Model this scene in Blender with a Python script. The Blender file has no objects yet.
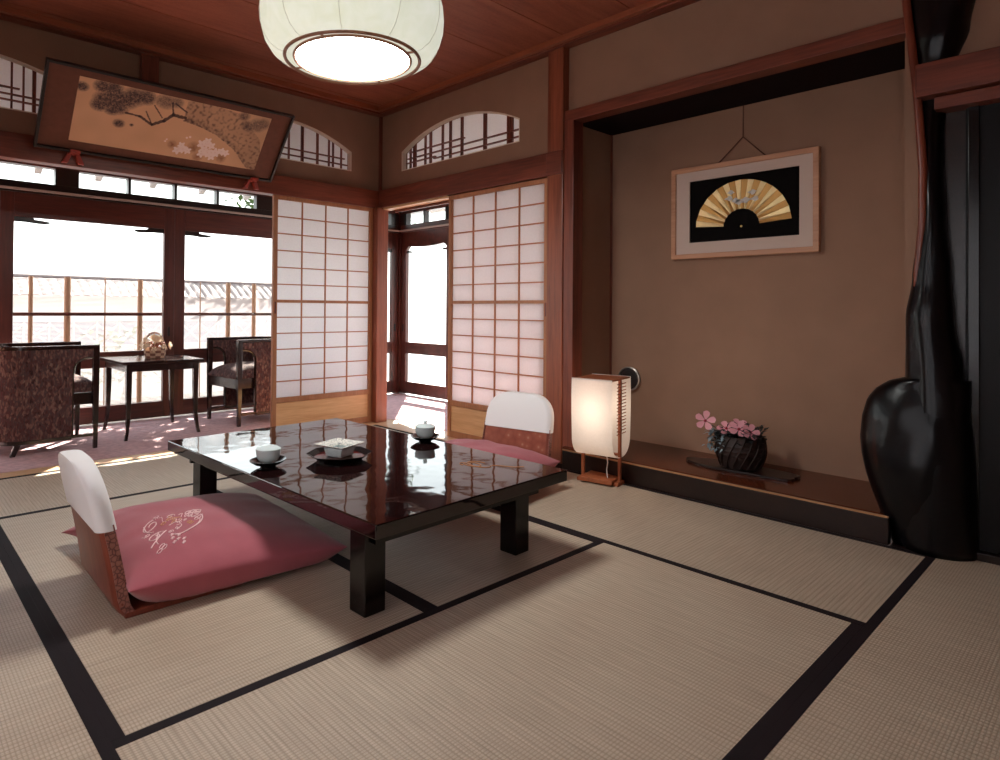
import bpy, bmesh, math, random
from mathutils import Vector, Matrix, noise
random.seed(7)
PI = math.pi
sc = bpy.context.scene
COL = sc.collection

# ---------------------------------------------------------------- colour / materials
def lin(c):
    c /= 255.0
    return c/12.92 if c <= 0.04045 else ((c+0.055)/1.055)**2.4
def rgb(r, g, b): return (lin(r), lin(g), lin(b), 1)

def new_mat(name):
    m = bpy.data.materials.new(name); m.use_nodes = True
    nt = m.node_tree
    for n in list(nt.nodes): nt.nodes.remove(n)
    out = nt.nodes.new('ShaderNodeOutputMaterial')
    return m, nt, out
def N(nt, t, **kw):
    n = nt.nodes.new(t)
    for k, v in kw.items():
        if k in n.inputs: n.inputs[k].default_value = v
        else: setattr(n, k, v)
    return n
def L(nt, a, b): nt.links.new(a, b)
def coords(nt, scale=(1, 1, 1), rot=(0, 0, 0), kind='Object'):
    tc = N(nt, 'ShaderNodeTexCoord'); mp = N(nt, 'ShaderNodeMapping')
    mp.inputs['Scale'].default_value = scale; mp.inputs['Rotation'].default_value = rot
    L(nt, tc.outputs[kind], mp.inputs['Vector'])
    return mp.outputs['Vector']
def ramp(nt, fac, stops):
    r = N(nt, 'ShaderNodeValToRGB')
    e = r.color_ramp.elements
    e[0].position, e[0].color = stops[0]
    e[1].position, e[1].color = stops[-1]
    for p, c in stops[1:-1]:
        x = e.new(p); x.color = c
    L(nt, fac, r.inputs['Fac'])
    return r.outputs['Color']
def bsdf(nt, out, color=None, rough=.5, metal=0, spec=.5, bump=None, bstr=.2, bdist=.002, coat=0, **kw):
    b = N(nt, 'ShaderNodeBsdfPrincipled')
    if color is not None:
        if hasattr(color, 'is_output'): L(nt, color, b.inputs['Base Color'])
        else: b.inputs['Base Color'].default_value = color
    b.inputs['Roughness'].default_value = rough
    b.inputs['Metallic'].default_value = metal
    b.inputs['Specular IOR Level'].default_value = spec
    b.inputs['Coat Weight'].default_value = coat
    b.inputs['Coat Roughness'].default_value = .05
    for k, v in kw.items(): b.inputs[k.replace('_', ' ')].default_value = v
    if bump is not None:
        bp = N(nt, 'ShaderNodeBump', Strength=bstr, Distance=bdist)
        L(nt, bump, bp.inputs['Height']); L(nt, bp.outputs['Normal'], b.inputs['Normal'])
    L(nt, b.outputs['BSDF'], out.inputs['Surface'])
    return b
def plain(name, c, rough=.5, metal=0, spec=.5, var=.0, vscale=8, bump=0, bscale=60, coat=0, **kw):
    m, nt, out = new_mat(name)
    v = coords(nt)
    col = c
    if var:
        nz = N(nt, 'ShaderNodeTexNoise', Scale=vscale, Detail=4.0)
        L(nt, v, nz.inputs['Vector'])
        a = tuple(x*(1-var) for x in c[:3])+(1,); d = tuple(min(1, x*(1+var)) for x in c[:3])+(1,)
        col = ramp(nt, nz.outputs['Fac'], [(.3, a), (.7, d)])
    bo = None
    if bump:
        nb = N(nt, 'ShaderNodeTexNoise', Scale=bscale, Detail=3.0); L(nt, v, nb.inputs['Vector']); bo = nb.outputs['Fac']
    bsdf(nt, out, col, rough, metal, spec, bo, bump, coat=coat, **kw)
    return m
def wood(name, dark, light, axis='x', rough=.38, scale=9, spec=.5, coat=0.0, stretch=.07):
    m, nt, out = new_mat(name)
    s = {'x': (stretch, 1, 1), 'y': (1, stretch, 1), 'z': (1, 1, stretch)}[axis]
    v = coords(nt, s)
    nz = N(nt, 'ShaderNodeTexNoise', Scale=scale, Detail=6.0, Roughness=.62, Distortion=.6)
    L(nt, v, nz.inputs['Vector'])
    fine = N(nt, 'ShaderNodeTexNoise', Scale=scale*9, Detail=3.0); L(nt, v, fine.inputs['Vector'])
    mx = N(nt, 'ShaderNodeMix', data_type='FLOAT'); mx.inputs[0].default_value = .35
    L(nt, nz.outputs['Fac'], mx.inputs[2]); L(nt, fine.outputs['Fac'], mx.inputs[3])
    mid = tuple((a+b)/2 for a, b in zip(dark, light))
    col = ramp(nt, mx.outputs[0], [(.36, dark), (.5, mid), (.64, light)])
    bsdf(nt, out, col, rough, 0, spec, mx.outputs[0], .12, .001, coat=coat)
    return m

WOOD_D, WOOD_L = rgb(88, 40, 29), rgb(138, 70, 50)
wood_x = wood('red_brown_timber_x', WOOD_D, WOOD_L, 'x')
wood_y = wood('red_brown_timber_y', WOOD_D, WOOD_L, 'y')
wood_z = wood('red_brown_timber_z', WOOD_D, WOOD_L, 'z')
lamplit_trim_x = wood('lamplit_ceiling_trim_x', rgb(136, 72, 48), rgb(168, 96, 66), 'x')  # paler timber: lamplight on the moulding's inner face, put into colour
lamplit_trim_y = wood('lamplit_ceiling_trim_y', rgb(136, 72, 48), rgb(168, 96, 66), 'y')
post_z = wood('cedar_post', rgb(112, 56, 38), rgb(158, 86, 60), 'z', .35)
dark_x = wood('dark_frame_x', rgb(58, 27, 22), rgb(98, 46, 36), 'x', .35)
dark_z = wood('dark_frame_z', rgb(58, 27, 22), rgb(98, 46, 36), 'z', .35)
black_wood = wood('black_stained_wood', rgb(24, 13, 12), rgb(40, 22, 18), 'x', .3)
shoji_wood = wood('shoji_cedar', rgb(152, 96, 64), rgb(182, 124, 88), 'z', .45)
shoji_board = wood('shoji_kickboard', rgb(208, 154, 106), rgb(232, 184, 136), 'x', .4, 14)
shoji_board_y = wood('shoji_kickboard_y', rgb(208, 154, 106), rgb(232, 184, 136), 'y', .4, 14)
lattice_wood = wood('shoji_lattice', rgb(166, 100, 64), rgb(186, 118, 78), 'z', .5)
toko_wood = wood('alcove_board', rgb(64, 26, 15), rgb(112, 54, 30), 'y', .16, 5)
sill_wood = wood('threshold_wood', rgb(196, 150, 112), rgb(222, 182, 142), 'x', .4)
sill_wood_y = wood('threshold_wood_y', rgb(196, 150, 112), rgb(222, 182, 142), 'y', .4)
lamp_wood = wood('lantern_wood', rgb(140, 72, 42), rgb(176, 100, 62), 'z', .45)
plaster = plain('tan_plaster', rgb(152, 118, 98), .92, spec=.12, var=.06, vscale=5, bump=.25, bscale=420)
plaster_lit = plain('lit_reveal_plaster', rgb(222, 204, 186), .9, spec=.1)  # cream tone is the light on the arch reveals, put into colour
plaster_white = plain('white_plaster', rgb(220, 214, 205), .9, spec=.1, var=.04)

def mat_ceiling():
    m, nt, out = new_mat('cedar_ceiling_board')
    v = coords(nt, (.10, 1, 1))
    nz = N(nt, 'ShaderNodeTexNoise', Scale=13.0, Detail=6.0, Roughness=.6, Distortion=1.2); L(nt, v, nz.inputs['Vector'])
    v2 = coords(nt, (.5, 1, 1))
    big = N(nt, 'ShaderNodeTexNoise', Scale=4.0, Detail=3.0); L(nt, v2, big.inputs['Vector'])
    fine = N(nt, 'ShaderNodeTexNoise', Scale=90.0, Detail=2.0); L(nt, v2, fine.inputs['Vector'])
    mx = N(nt, 'ShaderNodeMix', data_type='FLOAT'); mx.inputs[0].default_value = .4
    L(nt, nz.outputs['Fac'], mx.inputs[2]); L(nt, big.outputs['Fac'], mx.inputs[3])
    m2 = N(nt, 'ShaderNodeMix', data_type='FLOAT'); m2.inputs[0].default_value = .2
    L(nt, mx.outputs[0], m2.inputs[2]); L(nt, fine.outputs['Fac'], m2.inputs[3])
    col = ramp(nt, m2.outputs[0], [(.36, rgb(126, 68, 50)), (.5, rgb(152, 86, 64)), (.64, rgb(168, 100, 76))])
    bsdf(nt, out, col, .5)
    return m
ceil_mat = mat_ceiling()

def mat_tatami(name, along):
    m, nt, out = new_mat(name)
    v = coords(nt)
    sep = N(nt, 'ShaderNodeSeparateXYZ'); L(nt, v, sep.inputs[0])
    def stripes(axis, period, sharp):
        mu = N(nt, 'ShaderNodeMath', operation='MULTIPLY'); mu.inputs[1].default_value = 2*PI/period
        L(nt, sep.outputs[axis], mu.inputs[0])
        s = N(nt, 'ShaderNodeMath', operation='SINE'); L(nt, mu.outputs[0], s.inputs[0])
        a = N(nt, 'ShaderNodeMath', operation='MULTIPLY_ADD'); a.inputs[1].default_value = .5; a.inputs[2].default_value = .5
        L(nt, s.outputs[0], a.inputs[0])
        p = N(nt, 'ShaderNodeMath', operation='POWER'); p.inputs[1].default_value = sharp
        L(nt, a.outputs[0], p.inputs[0]); return p.outputs[0]
    la, wa = ('X', 'Y') if along == 'x' else ('Y', 'X')
    ribs = stripes(la, .0155, .45)          # warp strings, across the mat
    reeds = stripes(wa, .009, .6)            # fine reed lines
    mx = N(nt, 'ShaderNodeMath', operation='MULTIPLY'); L(nt, ribs, mx.inputs[0]); L(nt, reeds, mx.inputs[1])
    s = (2, 60, 1) if along == 'y' else (60, 2, 1)
    mp = N(nt, 'ShaderNodeMapping'); mp.inputs['Scale'].default_value = s; L(nt, v, mp.inputs['Vector'])
    nz = N(nt, 'ShaderNodeTexNoise', Scale=3.0, Detail=4.0); L(nt, mp.outputs[0], nz.inputs['Vector'])
    big = N(nt, 'ShaderNodeTexNoise', Scale=2.2, Detail=3.0); L(nt, v, big.inputs['Vector'])
    base = ramp(nt, nz.outputs['Fac'], [(.3, rgb(184, 166, 146)), (.7, rgb(208, 189, 168))])
    bigc = ramp(nt, big.outputs['Fac'], [(.3, (.92, .89, .88, 1)), (.7, (1, 1, 1, 1))])
    m1 = N(nt, 'ShaderNodeMix', data_type='RGBA', blend_type='MULTIPLY'); m1.inputs[0].default_value = 1
    L(nt, base, m1.inputs[6]); L(nt, bigc, m1.inputs[7])
    sh = ramp(nt, mx.outputs[0], [(0.0, (.55, .5, .46, 1)), (.55, (1, 1, 1, 1))])
    m2 = N(nt, 'ShaderNodeMix', data_type='RGBA', blend_type='MULTIPLY'); m2.inputs[0].default_value = .62
    L(nt, m1.outputs[2], m2.inputs[6]); L(nt, sh, m2.inputs[7])
    bsdf(nt, out, m2.outputs[2], .5, spec=.4, bump=mx.outputs[0], bstr=.5, bdist=.0015)
    return m
tatami_x, tatami_y = mat_tatami('tatami_reed_x', 'x'), mat_tatami('tatami_reed_y', 'y')
heri = plain('black_cloth_border', rgb(30, 20, 24), .8, spec=.2, bump=.3, bscale=300)
carpet_mat = plain('dusty_pink_carpet', rgb(204, 168, 172), .95, spec=.1, var=.14, vscale=30, bump=.6, bscale=500)

def mat_lacquer(name, c, rough=.05, wav=.02):
    m, nt, out = new_mat(name)
    v = coords(nt)
    nz = N(nt, 'ShaderNodeTexNoise', Scale=9.0, Detail=1.0); L(nt, v, nz.inputs['Vector'])
    bsdf(nt, out, c, rough, 0, .8 if rough < .1 else .4, nz.outputs['Fac'], wav, .02)
    return m
lacquer = mat_lacquer('black_lacquer', rgb(30, 14, 14), .04, .05)
lacquer_flat = mat_lacquer('black_brown_lacquer', rgb(14, 9, 10), .2)
red_lacquer = mat_lacquer('red_lacquer', rgb(92, 22, 20), .12)

def mat_paper(name, c, trans=.55):
    m, nt, out = new_mat(name)
    v = coords(nt)
    nz = N(nt, 'ShaderNodeTexNoise', Scale=90.0, Detail=5.0); L(nt, v, nz.inputs['Vector'])
    col = ramp(nt, nz.outputs['Fac'], [(.3, tuple(x*.95 for x in c[:3])+(1,)), (.7, c)])
    d = N(nt, 'ShaderNodeBsdfDiffuse'); t = N(nt, 'ShaderNodeBsdfTranslucent')
    L(nt, col, d.inputs['Color']); L(nt, col, t.inputs['Color'])
    mx = N(nt, 'ShaderNodeMixShader'); mx.inputs[0].default_value = trans
    L(nt, d.outputs[0], mx.inputs[1]); L(nt, t.outputs[0], mx.inputs[2]); L(nt, mx.outputs[0], out.inputs['Surface'])
    return m
paper = mat_paper('shoji_paper', rgb(252, 250, 251), .8)
lamp_paper = mat_paper('lantern_paper', rgb(250, 244, 238), .55)

def mat_glass():
    m, nt, out = new_mat('window_glass')
    t = N(nt, 'ShaderNodeBsdfTransparent'); t.inputs['Color'].default_value = (.96, .98, .97, 1)
    g = N(nt, 'ShaderNodeBsdfGlossy'); g.inputs['Roughness'].default_value = .02
    f = N(nt, 'ShaderNodeFresnel', IOR=1.45)
    # reflect only where a ray enters the pane; its inner faces stay clear
    ge = N(nt, 'ShaderNodeNewGeometry'); inv = N(nt, 'ShaderNodeMath', operation='SUBTRACT'); inv.inputs[0].default_value = 1
    L(nt, ge.outputs['Backfacing'], inv.inputs[1])
    fm = N(nt, 'ShaderNodeMath', operation='MULTIPLY'); L(nt, f.outputs[0], fm.inputs[0]); L(nt, inv.outputs[0], fm.inputs[1])
    mx = N(nt, 'ShaderNodeMixShader'); L(nt, fm.outputs[0], mx.inputs[0]); L(nt, t.outputs[0], mx.inputs[1]); L(nt, g.outputs[0], mx.inputs[2])
    L(nt, mx.outputs[0], out.inputs['Surface'])
    return m
glass = mat_glass()
def emit(name, c, s):
    m, nt, out = new_mat(name)
    e = N(nt, 'ShaderNodeEmission'); e.inputs['Color'].default_value = c; e.inputs['Strength'].default_value = s
    L(nt, e.outputs[0], out.inputs['Surface']); return m
def mat_vcol(name, rough=.7, spec=.2, attr='Paint'):
    m, nt, out = new_mat(name)
    a = N(nt, 'ShaderNodeAttribute', attribute_name=attr)
    bsdf(nt, out, a.outputs['Color'], rough, 0, spec); return m

chrome = plain('bright_metal', rgb(190, 186, 180), .25, 1)
brass = plain('dull_brass', rgb(160, 128, 80), .4, 1)
white_cloth = plain('white_cotton_cover', rgb(240, 236, 236), .85, spec=.15, bump=.2, bscale=260)
pink_cloth = plain('rose_pink_cloth', rgb(168, 86, 96), .85, spec=.2, var=.05, vscale=14, bump=.35, bscale=420, Sheen_Weight=.3)
thread = plain('pale_thread', rgb(238, 204, 204), .6)
thread_gold = plain('gold_thread', rgb(206, 150, 110), .6)
brown_vinyl = wood('brown_vinyl', rgb(112, 48, 34), rgb(142, 70, 50), 'z', .42, 16)
def mat_tufted():
    m, nt, out = new_mat('brown_ribbed_vinyl')
    v = coords(nt)
    br = N(nt, 'ShaderNodeTexVoronoi', Scale=26.0); L(nt, v, br.inputs['Vector'])
    col = ramp(nt, br.outputs['Distance'], [(0, rgb(190, 140, 118)), (.25, rgb(158, 86, 66)), (1, rgb(132, 62, 48))])
    bsdf(nt, out, col, .4, bump=br.outputs['Distance'], bstr=.3, bdist=.004)
    return m
tufted = mat_tufted()
def mat_crackle():
    m, nt, out = new_mat('cracked_leather_edge')
    v = coords(nt)
    vo = N(nt, 'ShaderNodeTexVoronoi', Scale=70.0, feature='DISTANCE_TO_EDGE'); L(nt, v, vo.inputs['Vector'])
    col = ramp(nt, vo.outputs['Distance'], [(0, rgb(80, 36, 34)), (.12, rgb(150, 96, 86)), (1, rgb(176, 126, 112))])
    bsdf(nt, out, col, .3, bump=vo.outputs['Distance'], bstr=.4)
    return m
crackle = mat_crackle()
def mat_upholstery():
    m, nt, out = new_mat('mottled_red_brown_upholstery')
    v = coords(nt, (1, 1, .45))
    vo = N(nt, 'ShaderNodeTexVoronoi', Scale=85.0); L(nt, v, vo.inputs['Vector'])
    nz = N(nt, 'ShaderNodeTexNoise', Scale=48.0, Detail=6.0, Distortion=1.5); L(nt, v, nz.inputs['Vector'])
    sp = N(nt, 'ShaderNodeSeparateColor'); L(nt, vo.outputs['Color'], sp.inputs[0])
    mx = N(nt, 'ShaderNodeMix', data_type='FLOAT'); mx.inputs[0].default_value = .68
    L(nt, sp.outputs[0], mx.inputs[2]); L(nt, nz.outputs['Fac'], mx.inputs[3])
    col = ramp(nt, mx.outputs[0], [(.25, rgb(40, 28, 30)), (.4, rgb(86, 52, 50)), (.52, rgb(74, 60, 62)), (.62, rgb(114, 80, 74)), (.78, rgb(126, 112, 100))])
    bsdf(nt, out, col, .8, spec=.2, bump=nz.outputs['Fac'], bstr=.3)
    return m
upholstery = mat_upholstery()
chair_wood = plain('dark_chair_wood', rgb(38, 20, 18), .22, coat=.3)
porcelain = plain('pale_celadon_porcelain', rgb(206, 216, 216), .12, spec=.6, var=.04, vscale=40)
def mat_ash():
    m, nt, out = new_mat('patterned_white_porcelain')
    v = coords(nt)
    vo = N(nt, 'ShaderNodeTexVoronoi', Scale=75.0, feature='DISTANCE_TO_EDGE'); L(nt, v, vo.inputs['Vector'])
    col = ramp(nt, vo.outputs['Distance'], [(0, rgb(110, 116, 124)), (.1, rgb(226, 222, 212)), (1, rgb(236, 232, 222))])
    bsdf(nt, out, col, .2); return m
ash_pat = mat_ash()
gold_paint = plain('gold_lacquer_paint', rgb(196, 140, 92), .35, .6)
gold_leaf = plain('gold_leaf', rgb(240, 214, 160), .42, .7, var=.1, vscale=20)
gold_shaded = plain('shaded_gold_leaf', rgb(186, 140, 80), .42, .7, var=.1, vscale=20)  # same leaf, darkened for the shaded side of each pleat
silver_paint = plain('silver_paint', rgb(206, 198, 190), .5)
mat_board = plain('linen_mount', rgb(206, 184, 172), .9, spec=.1, bump=.3, bscale=300)
black_velvet = plain('black_velvet', rgb(16, 13, 13), .9, spec=.08)
pale_frame = wood('pale_frame_wood', rgb(176, 120, 88), rgb(204, 150, 114), 'y', .4)
cord_mat = plain('brown_cord', rgb(88, 48, 34), .8)
white_cord = plain('white_cord', rgb(226, 214, 206), .5)
black_frame = plain('black_frame_moulding', rgb(30, 20, 18), .35)
red_wood = plain('red_support_wood', rgb(150, 52, 38), .5)
brocade = plain('brown_silk_mount', rgb(112, 70, 55), .7, spec=.25, var=.08, vscale=30, bump=.3, bscale=400)
paint = mat_vcol('ink_painting', .75)
flower_mat = plain('pink_petals', rgb(226, 158, 168), .6, Subsurface_Weight=.0)
flower_core = plain('dark_pink_core', rgb(160, 40, 60), .6)
leaf_blue = plain('blue_grey_leaf', rgb(120, 138, 146), .5, var=.3, vscale=40)
leaf_dark = plain('dark_leaf', rgb(34, 42, 44), .5, var=.3, vscale=30)
bamboo_dark = plain('smoked_bamboo', rgb(40, 22, 18), .65, var=.3, vscale=30)
wicker = plain('pale_wicker', rgb(214, 176, 150), .7, var=.15, vscale=60)
wicker_d = plain('brown_wicker', rgb(134, 84, 68), .7, var=.15, vscale=60)
dried = plain('dried_cream_flower', rgb(240, 214, 184), .8, var=.1, vscale=50)
dried_d = plain('dried_brown_flower', rgb(138, 84, 66), .85, var=.25, vscale=50)
grey_rim = plain('grey_metal_rim', rgb(170, 160, 152), .3, .7)
dark_disc = plain('dark_disc_face', rgb(36, 26, 26), .5)
def mat_trunk():
    m, nt, out = new_mat('lacquered_burl_timber')
    v = coords(nt, (1, 1, .22))
    nz = N(nt, 'ShaderNodeTexNoise', Scale=9.0, Detail=5.0, Distortion=1.2); L(nt, v, nz.inputs['Vector'])
    col = ramp(nt, nz.outputs['Fac'], [(.45, rgb(10, 8, 11)), (.62, rgb(16, 10, 11)), (.8, rgb(60, 26, 18))])
    v2 = coords(nt)
    n2 = N(nt, 'ShaderNodeTexNoise', Scale=26.0, Detail=2.0); L(nt, v2, n2.inputs['Vector'])
    bsdf(nt, out, col, .28, 0, .18, n2.outputs['Fac'], .25, .006, coat=.14)
    return m
trunk_mat = mat_trunk()
sapwood = wood('red_sapwood', rgb(96, 40, 26), rgb(140, 70, 48), 'z', .3)
# outdoors
tile_mat = plain('grey_roof_tile', rgb(104, 90, 88), .7, var=.1, vscale=6)
block_mat = plain('pale_block_wall', rgb(200, 188, 190), .9)
lattice_blue = plain('blue_grey_block', rgb(132, 138, 160), .9)
reed_mat = None
def mat_reed():
    m, nt, out = new_mat('reed_screen')
    v = coords(nt)
    sep = N(nt, 'ShaderNodeSeparateXYZ'); L(nt, v, sep.inputs[0])
    nz = N(nt, 'ShaderNodeTexNoise', Scale=70.0, Detail=2.0); L(nt, v, nz.inputs['Vector'])
    mu = N(nt, 'ShaderNodeMath', operation='MULTIPLY'); mu.inputs[1].default_value = 2*PI/.012; L(nt, sep.outputs['Z'], mu.inputs[0])
    s = N(nt, 'ShaderNodeMath', operation='SINE'); L(nt, mu.outputs[0], s.inputs[0])
    ad = N(nt, 'ShaderNodeMath', operation='ADD'); L(nt, s.outputs[0], ad.inputs[0]); L(nt, nz.outputs['Fac'], ad.inputs[1])
    gt = N(nt, 'ShaderNodeMath', operation='GREATER_THAN'); gt.inputs[1].default_value = .55; L(nt, ad.outputs[0], gt.inputs[0])
    d = N(nt, 'ShaderNodeBsdfDiffuse'); d.inputs['Color'].default_value = rgb(200, 192, 194)
    tl = N(nt, 'ShaderNodeBsdfTranslucent'); tl.inputs['Color'].default_value = rgb(200, 192, 194)
    m1 = N(nt, 'ShaderNodeMixShader'); m1.inputs[0].default_value = .4; L(nt, d.outputs[0], m1.inputs[1]); L(nt, tl.outputs[0], m1.inputs[2])
    t = N(nt, 'ShaderNodeBsdfTransparent')
    mx = N(nt, 'ShaderNodeMixShader'); L(nt, gt.outputs[0], mx.inputs[0]); L(nt, t.outputs[0], mx.inputs[1]); L(nt, m1.outputs[0], mx.inputs[2])
    L(nt, mx.outputs[0], out.inputs['Surface']); return m
reed_mat = mat_reed()
bamboo_post = plain('weathered_bamboo_post', rgb(176, 134, 106), .7, var=.1)
ground_mat = plain('mossy_gravel', rgb(112, 108, 98), .95, var=.1, vscale=30)
eave_mat = plain('white_painted_eave', rgb(226, 222, 224), .8)
leafy = plain('garden_leaf', rgb(70, 96, 52), .6, var=.3, vscale=3)

# ---------------------------------------------------------------- mesh helpers
class B:
    def __init__(self): self.bm = bmesh.new()
    def face(self, co):
        return self.bm.faces.new([self.bm.verts.new(c) for c in co])
    def box(self, x0, x1, y0, y1, z0, z1):
        v = [self.bm.verts.new((x, y, z)) for x in (x0, x1) for y in (y0, y1) for z in (z0, z1)]
        for f in ((0, 1, 3, 2), (4, 6, 7, 5), (0, 4, 5, 1), (2, 3, 7, 6), (0, 2, 6, 4), (1, 5, 7, 3)):
            self.bm.faces.new([v[i] for i in f])
        return self
    def obox(self, M, hx, hy, hz):
        v = [self.bm.verts.new(M @ Vector((x, y, z))) for x in (-hx, hx) for y in (-hy, hy) for z in (-hz, hz)]
        for f in ((0, 1, 3, 2), (4, 6, 7, 5), (0, 4, 5, 1), (2, 3, 7, 6), (0, 2, 6, 4), (1, 5, 7, 3)):
            self.bm.faces.new([v[i] for i in f])
        return self
    def loft(self, rings, close=True, cap0=True, cap1=True):
        R = [[self.bm.verts.new(c) for c in r] for r in rings]
        n = len(R[0])
        for a, b in zip(R, R[1:]):
            for i in range(n if close else n-1):
                j = (i+1) % n
                self.bm.faces.new((a[i], a[j], b[j], b[i]))
        if close and cap0: self.bm.faces.new(list(reversed(R[0])))
        if close and cap1: self.bm.faces.new(R[-1])
        return R
    def tube(self, pts, r, n=8, caps=True):
        pts = [Vector(p) for p in pts]
        if not hasattr(r, '__len__'): r = [r]*len(pts)
        rings = []; up = None
        for i, p in enumerate(pts):
            t = (pts[min(i+1, len(pts)-1)]-pts[max(i-1, 0)]).normalized()
            if up is None: up = t.orthogonal().normalized()
            up = (up - t*up.dot(t))
            up = up.normalized() if up.length > 1e-6 else t.orthogonal().normalized()
            s = t.cross(up)
            rings.append([p+(up*math.cos(2*PI*k/n)+s*math.sin(2*PI*k/n))*r[i] for k in range(n)])
        self.loft(rings, True, caps, caps); return self
    def taper(self, p, q, a, b):          # square leg
        p, q = Vector(p), Vector(q)
        self.loft([[p+Vector((sx*a, sy*a, 0)) for sx, sy in ((-1, -1), (1, -1), (1, 1), (-1, 1))],
                   [q+Vector((sx*b, sy*b, 0)) for sx, sy in ((-1, -1), (1, -1), (1, 1), (-1, 1))]]); return self
    def lathe(self, prof, c=(0, 0, 0), n=32, rot=0, cap0=True, cap1=True, sx=1, sy=1):
        c = Vector(c)
        self.loft([[c+Vector((max(r, 1e-4)*sx*math.cos(rot+2*PI*k/n), max(r, 1e-4)*sy*math.sin(rot+2*PI*k/n), z)) for k in range(n)] for r, z in prof], True, cap0, cap1); return self
    def prism(self, poly, axis, lo, hi):
        def p3(a, b, t): return {'x': (t, a, b), 'y': (a, t, b), 'z': (a, b, t)}[axis]
        self.loft([[p3(a, b, lo) for a, b in poly], [p3(a, b, hi) for a, b in poly]]); return self
    def sheet(self, outer, holes, axis, lo, hi):   # flat slab with holes
        def p3(a, b, t): return {'x': (t, a, b), 'y': (a, t, b), 'z': (a, b, t)}[axis]
        tb = bmesh.new(); es = []
        for loop in [outer]+holes:
            vs = [tb.verts.new(p3(a, b, lo)) for a, b in loop]
            es += [tb.edges.new((vs[i], vs[(i+1) % len(vs)])) for i in range(len(vs))]
        bmesh.ops.triangle_fill(tb, use_beauty=True, use_dissolve=False, edges=es)
        r = bmesh.ops.extrude_face_region(tb, geom=list(tb.faces))
        d = {'x': Vector((hi-lo, 0, 0)), 'y': Vector((0, hi-lo, 0)), 'z': Vector((0, 0, hi-lo))}[axis]
        bmesh.ops.translate(tb, vec=d, verts=[v for v in r['geom'] if isinstance(v, bmesh.types.BMVert)])
        me = bpy.data.meshes.new('t'); tb.to_mesh(me); tb.free(); self.bm.from_mesh(me); bpy.data.meshes.remove(me)
        return self
    def build(self, name, mat, parent=None, smooth=False, bevel=0, seg=2, local=False, extra=None):
        bm = self.bm
        bmesh.ops.recalc_face_normals(bm, faces=bm.faces)
        me = bpy.data.meshes.new(name)
        if parent is None and not local:
            lo = Vector((min(v.co.x for v in bm.verts), min(v.co.y for v in bm.verts), min(v.co.z for v in bm.verts)))
            hi = Vector((max(v.co.x for v in bm.verts), max(v.co.y for v in bm.verts), 0))
            org = Vector(((lo.x+hi.x)/2, (lo.y+hi.y)/2, lo.z))
        elif parent is not None and not local: org = abs_loc(parent)
        else: org = Vector((0, 0, 0))
        bmesh.ops.translate(bm, vec=-org, verts=bm.verts)
        bm.to_mesh(me); bm.free()
        if smooth:
            for p in me.polygons: p.use_smooth = True
        o = bpy.data.objects.new(name, me); COL.objects.link(o)
        if parent is None: o.location = org
        else: o.parent = parent
        me.materials.append(mat)
        if bevel:
            md = o.modifiers.new('edge', 'BEVEL'); md.width = bevel; md.segments = seg; md.limit_method = 'ANGLE'; md.angle_limit = .6
            md.harden_normals = False
        if smooth and smooth != 'full':
            me.set_sharp_from_angle(angle=math.radians(40))
        return o
def abs_loc(o):
    v = Vector(o.location)
    while o.parent: o = o.parent; v = v + Vector(o.location)
    return v
def thing(name, label, cat, loc=(0, 0, 0), rz=0, group=None):
    o = bpy.data.objects.new(name, None); COL.objects.link(o)
    o.empty_display_size = .05
    o.location = loc; o.rotation_euler = (0, 0, rz); o['label'] = label; o['category'] = cat
    if group: o['group'] = group
    return o
def tag(o, label, cat, group=None):
    o['label'] = label; o['category'] = cat
    if group: o['group'] = group
    return o
def struct(o): o['kind'] = 'structure'; return o
def dup(root, loc, rz, label):
    r = root.copy(); COL.objects.link(r); r.location = loc; r.rotation_euler = (0, 0, rz); r['label'] = label
    for ch in list(root.children):
        c = ch.copy(); COL.objects.link(c); c.parent = r
        for g in ch.children:
            d = g.copy(); COL.objects.link(d); d.parent = c
    return r
def box(name, b, mat, parent=None, bevel=.002, **k):
    return B().box(*b).build(name, mat, parent, bevel=bevel, **k)

# ---------------------------------------------------------------- key levels
WP = .045                     # upper wall planes (y = WP and x = WP)
CEIL = 2.69
X3, X7, X1, XL = -.976, -1.915, -2.865, -3.82
H5, H2, H4 = -.937, -2.873, -3.83
XW, YB = -3.86, -6.1          # walls behind the camera side
YO, XO = 1.29, 1.254          # veranda outer glazing

# ---------------------------------------------------------------- floor
struct(box('floor', (XW-.1, .3, YB-.1, .05, -.30, -.052), black_wood))
struct(box('floor_veranda', (-5.2, XO+.12, .0, YO+.12, -.30, -.004), black_wood))
struct(box('floor_veranda_wing', (.04, XO+.12, -1.95, .0, -.30, -.004), black_wood))
def mat_thing(x0, x1, y0, y1, long, label, e0=True, e1=True):
    g = .0006
    b = box('tatami_mat', (x0+g, x1-g, y0+g, y1-g, -.05, 0), tatami_x if long == 'x' else tatami_y, bevel=.001)
    tag(b, label, 'tatami mat')
    def strip(a):
        # cloth edge wraps over the long side of the mat
        box('border', a, heri, b, bevel=0)
    w = .030
    if long == 'x':
        if e0: strip((x0+g, x1-g, y0+g-.0004, y0+w, -.03, .0012))
        if e1: strip((x0+g, x1-g, y1-w, y1-g+.0004, -.03, .0012))
    else:
        if e0: strip((x0+g-.0004, x0+w, y0+g, y1-g, -.03, .0012))
        if e1: strip((x1-w, x1-g+.0004, y0+g, y1-g, -.03, .0012))
    return b
RX = -.105
mat_thing(X1, X7, H2, H5, 'y', 'tatami mat under the floor chair with the white embroidered pink cushion')
mat_thing(X7, X3, H2, H5, 'y', 'tatami mat lying under the right legs of the low black table')
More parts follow.
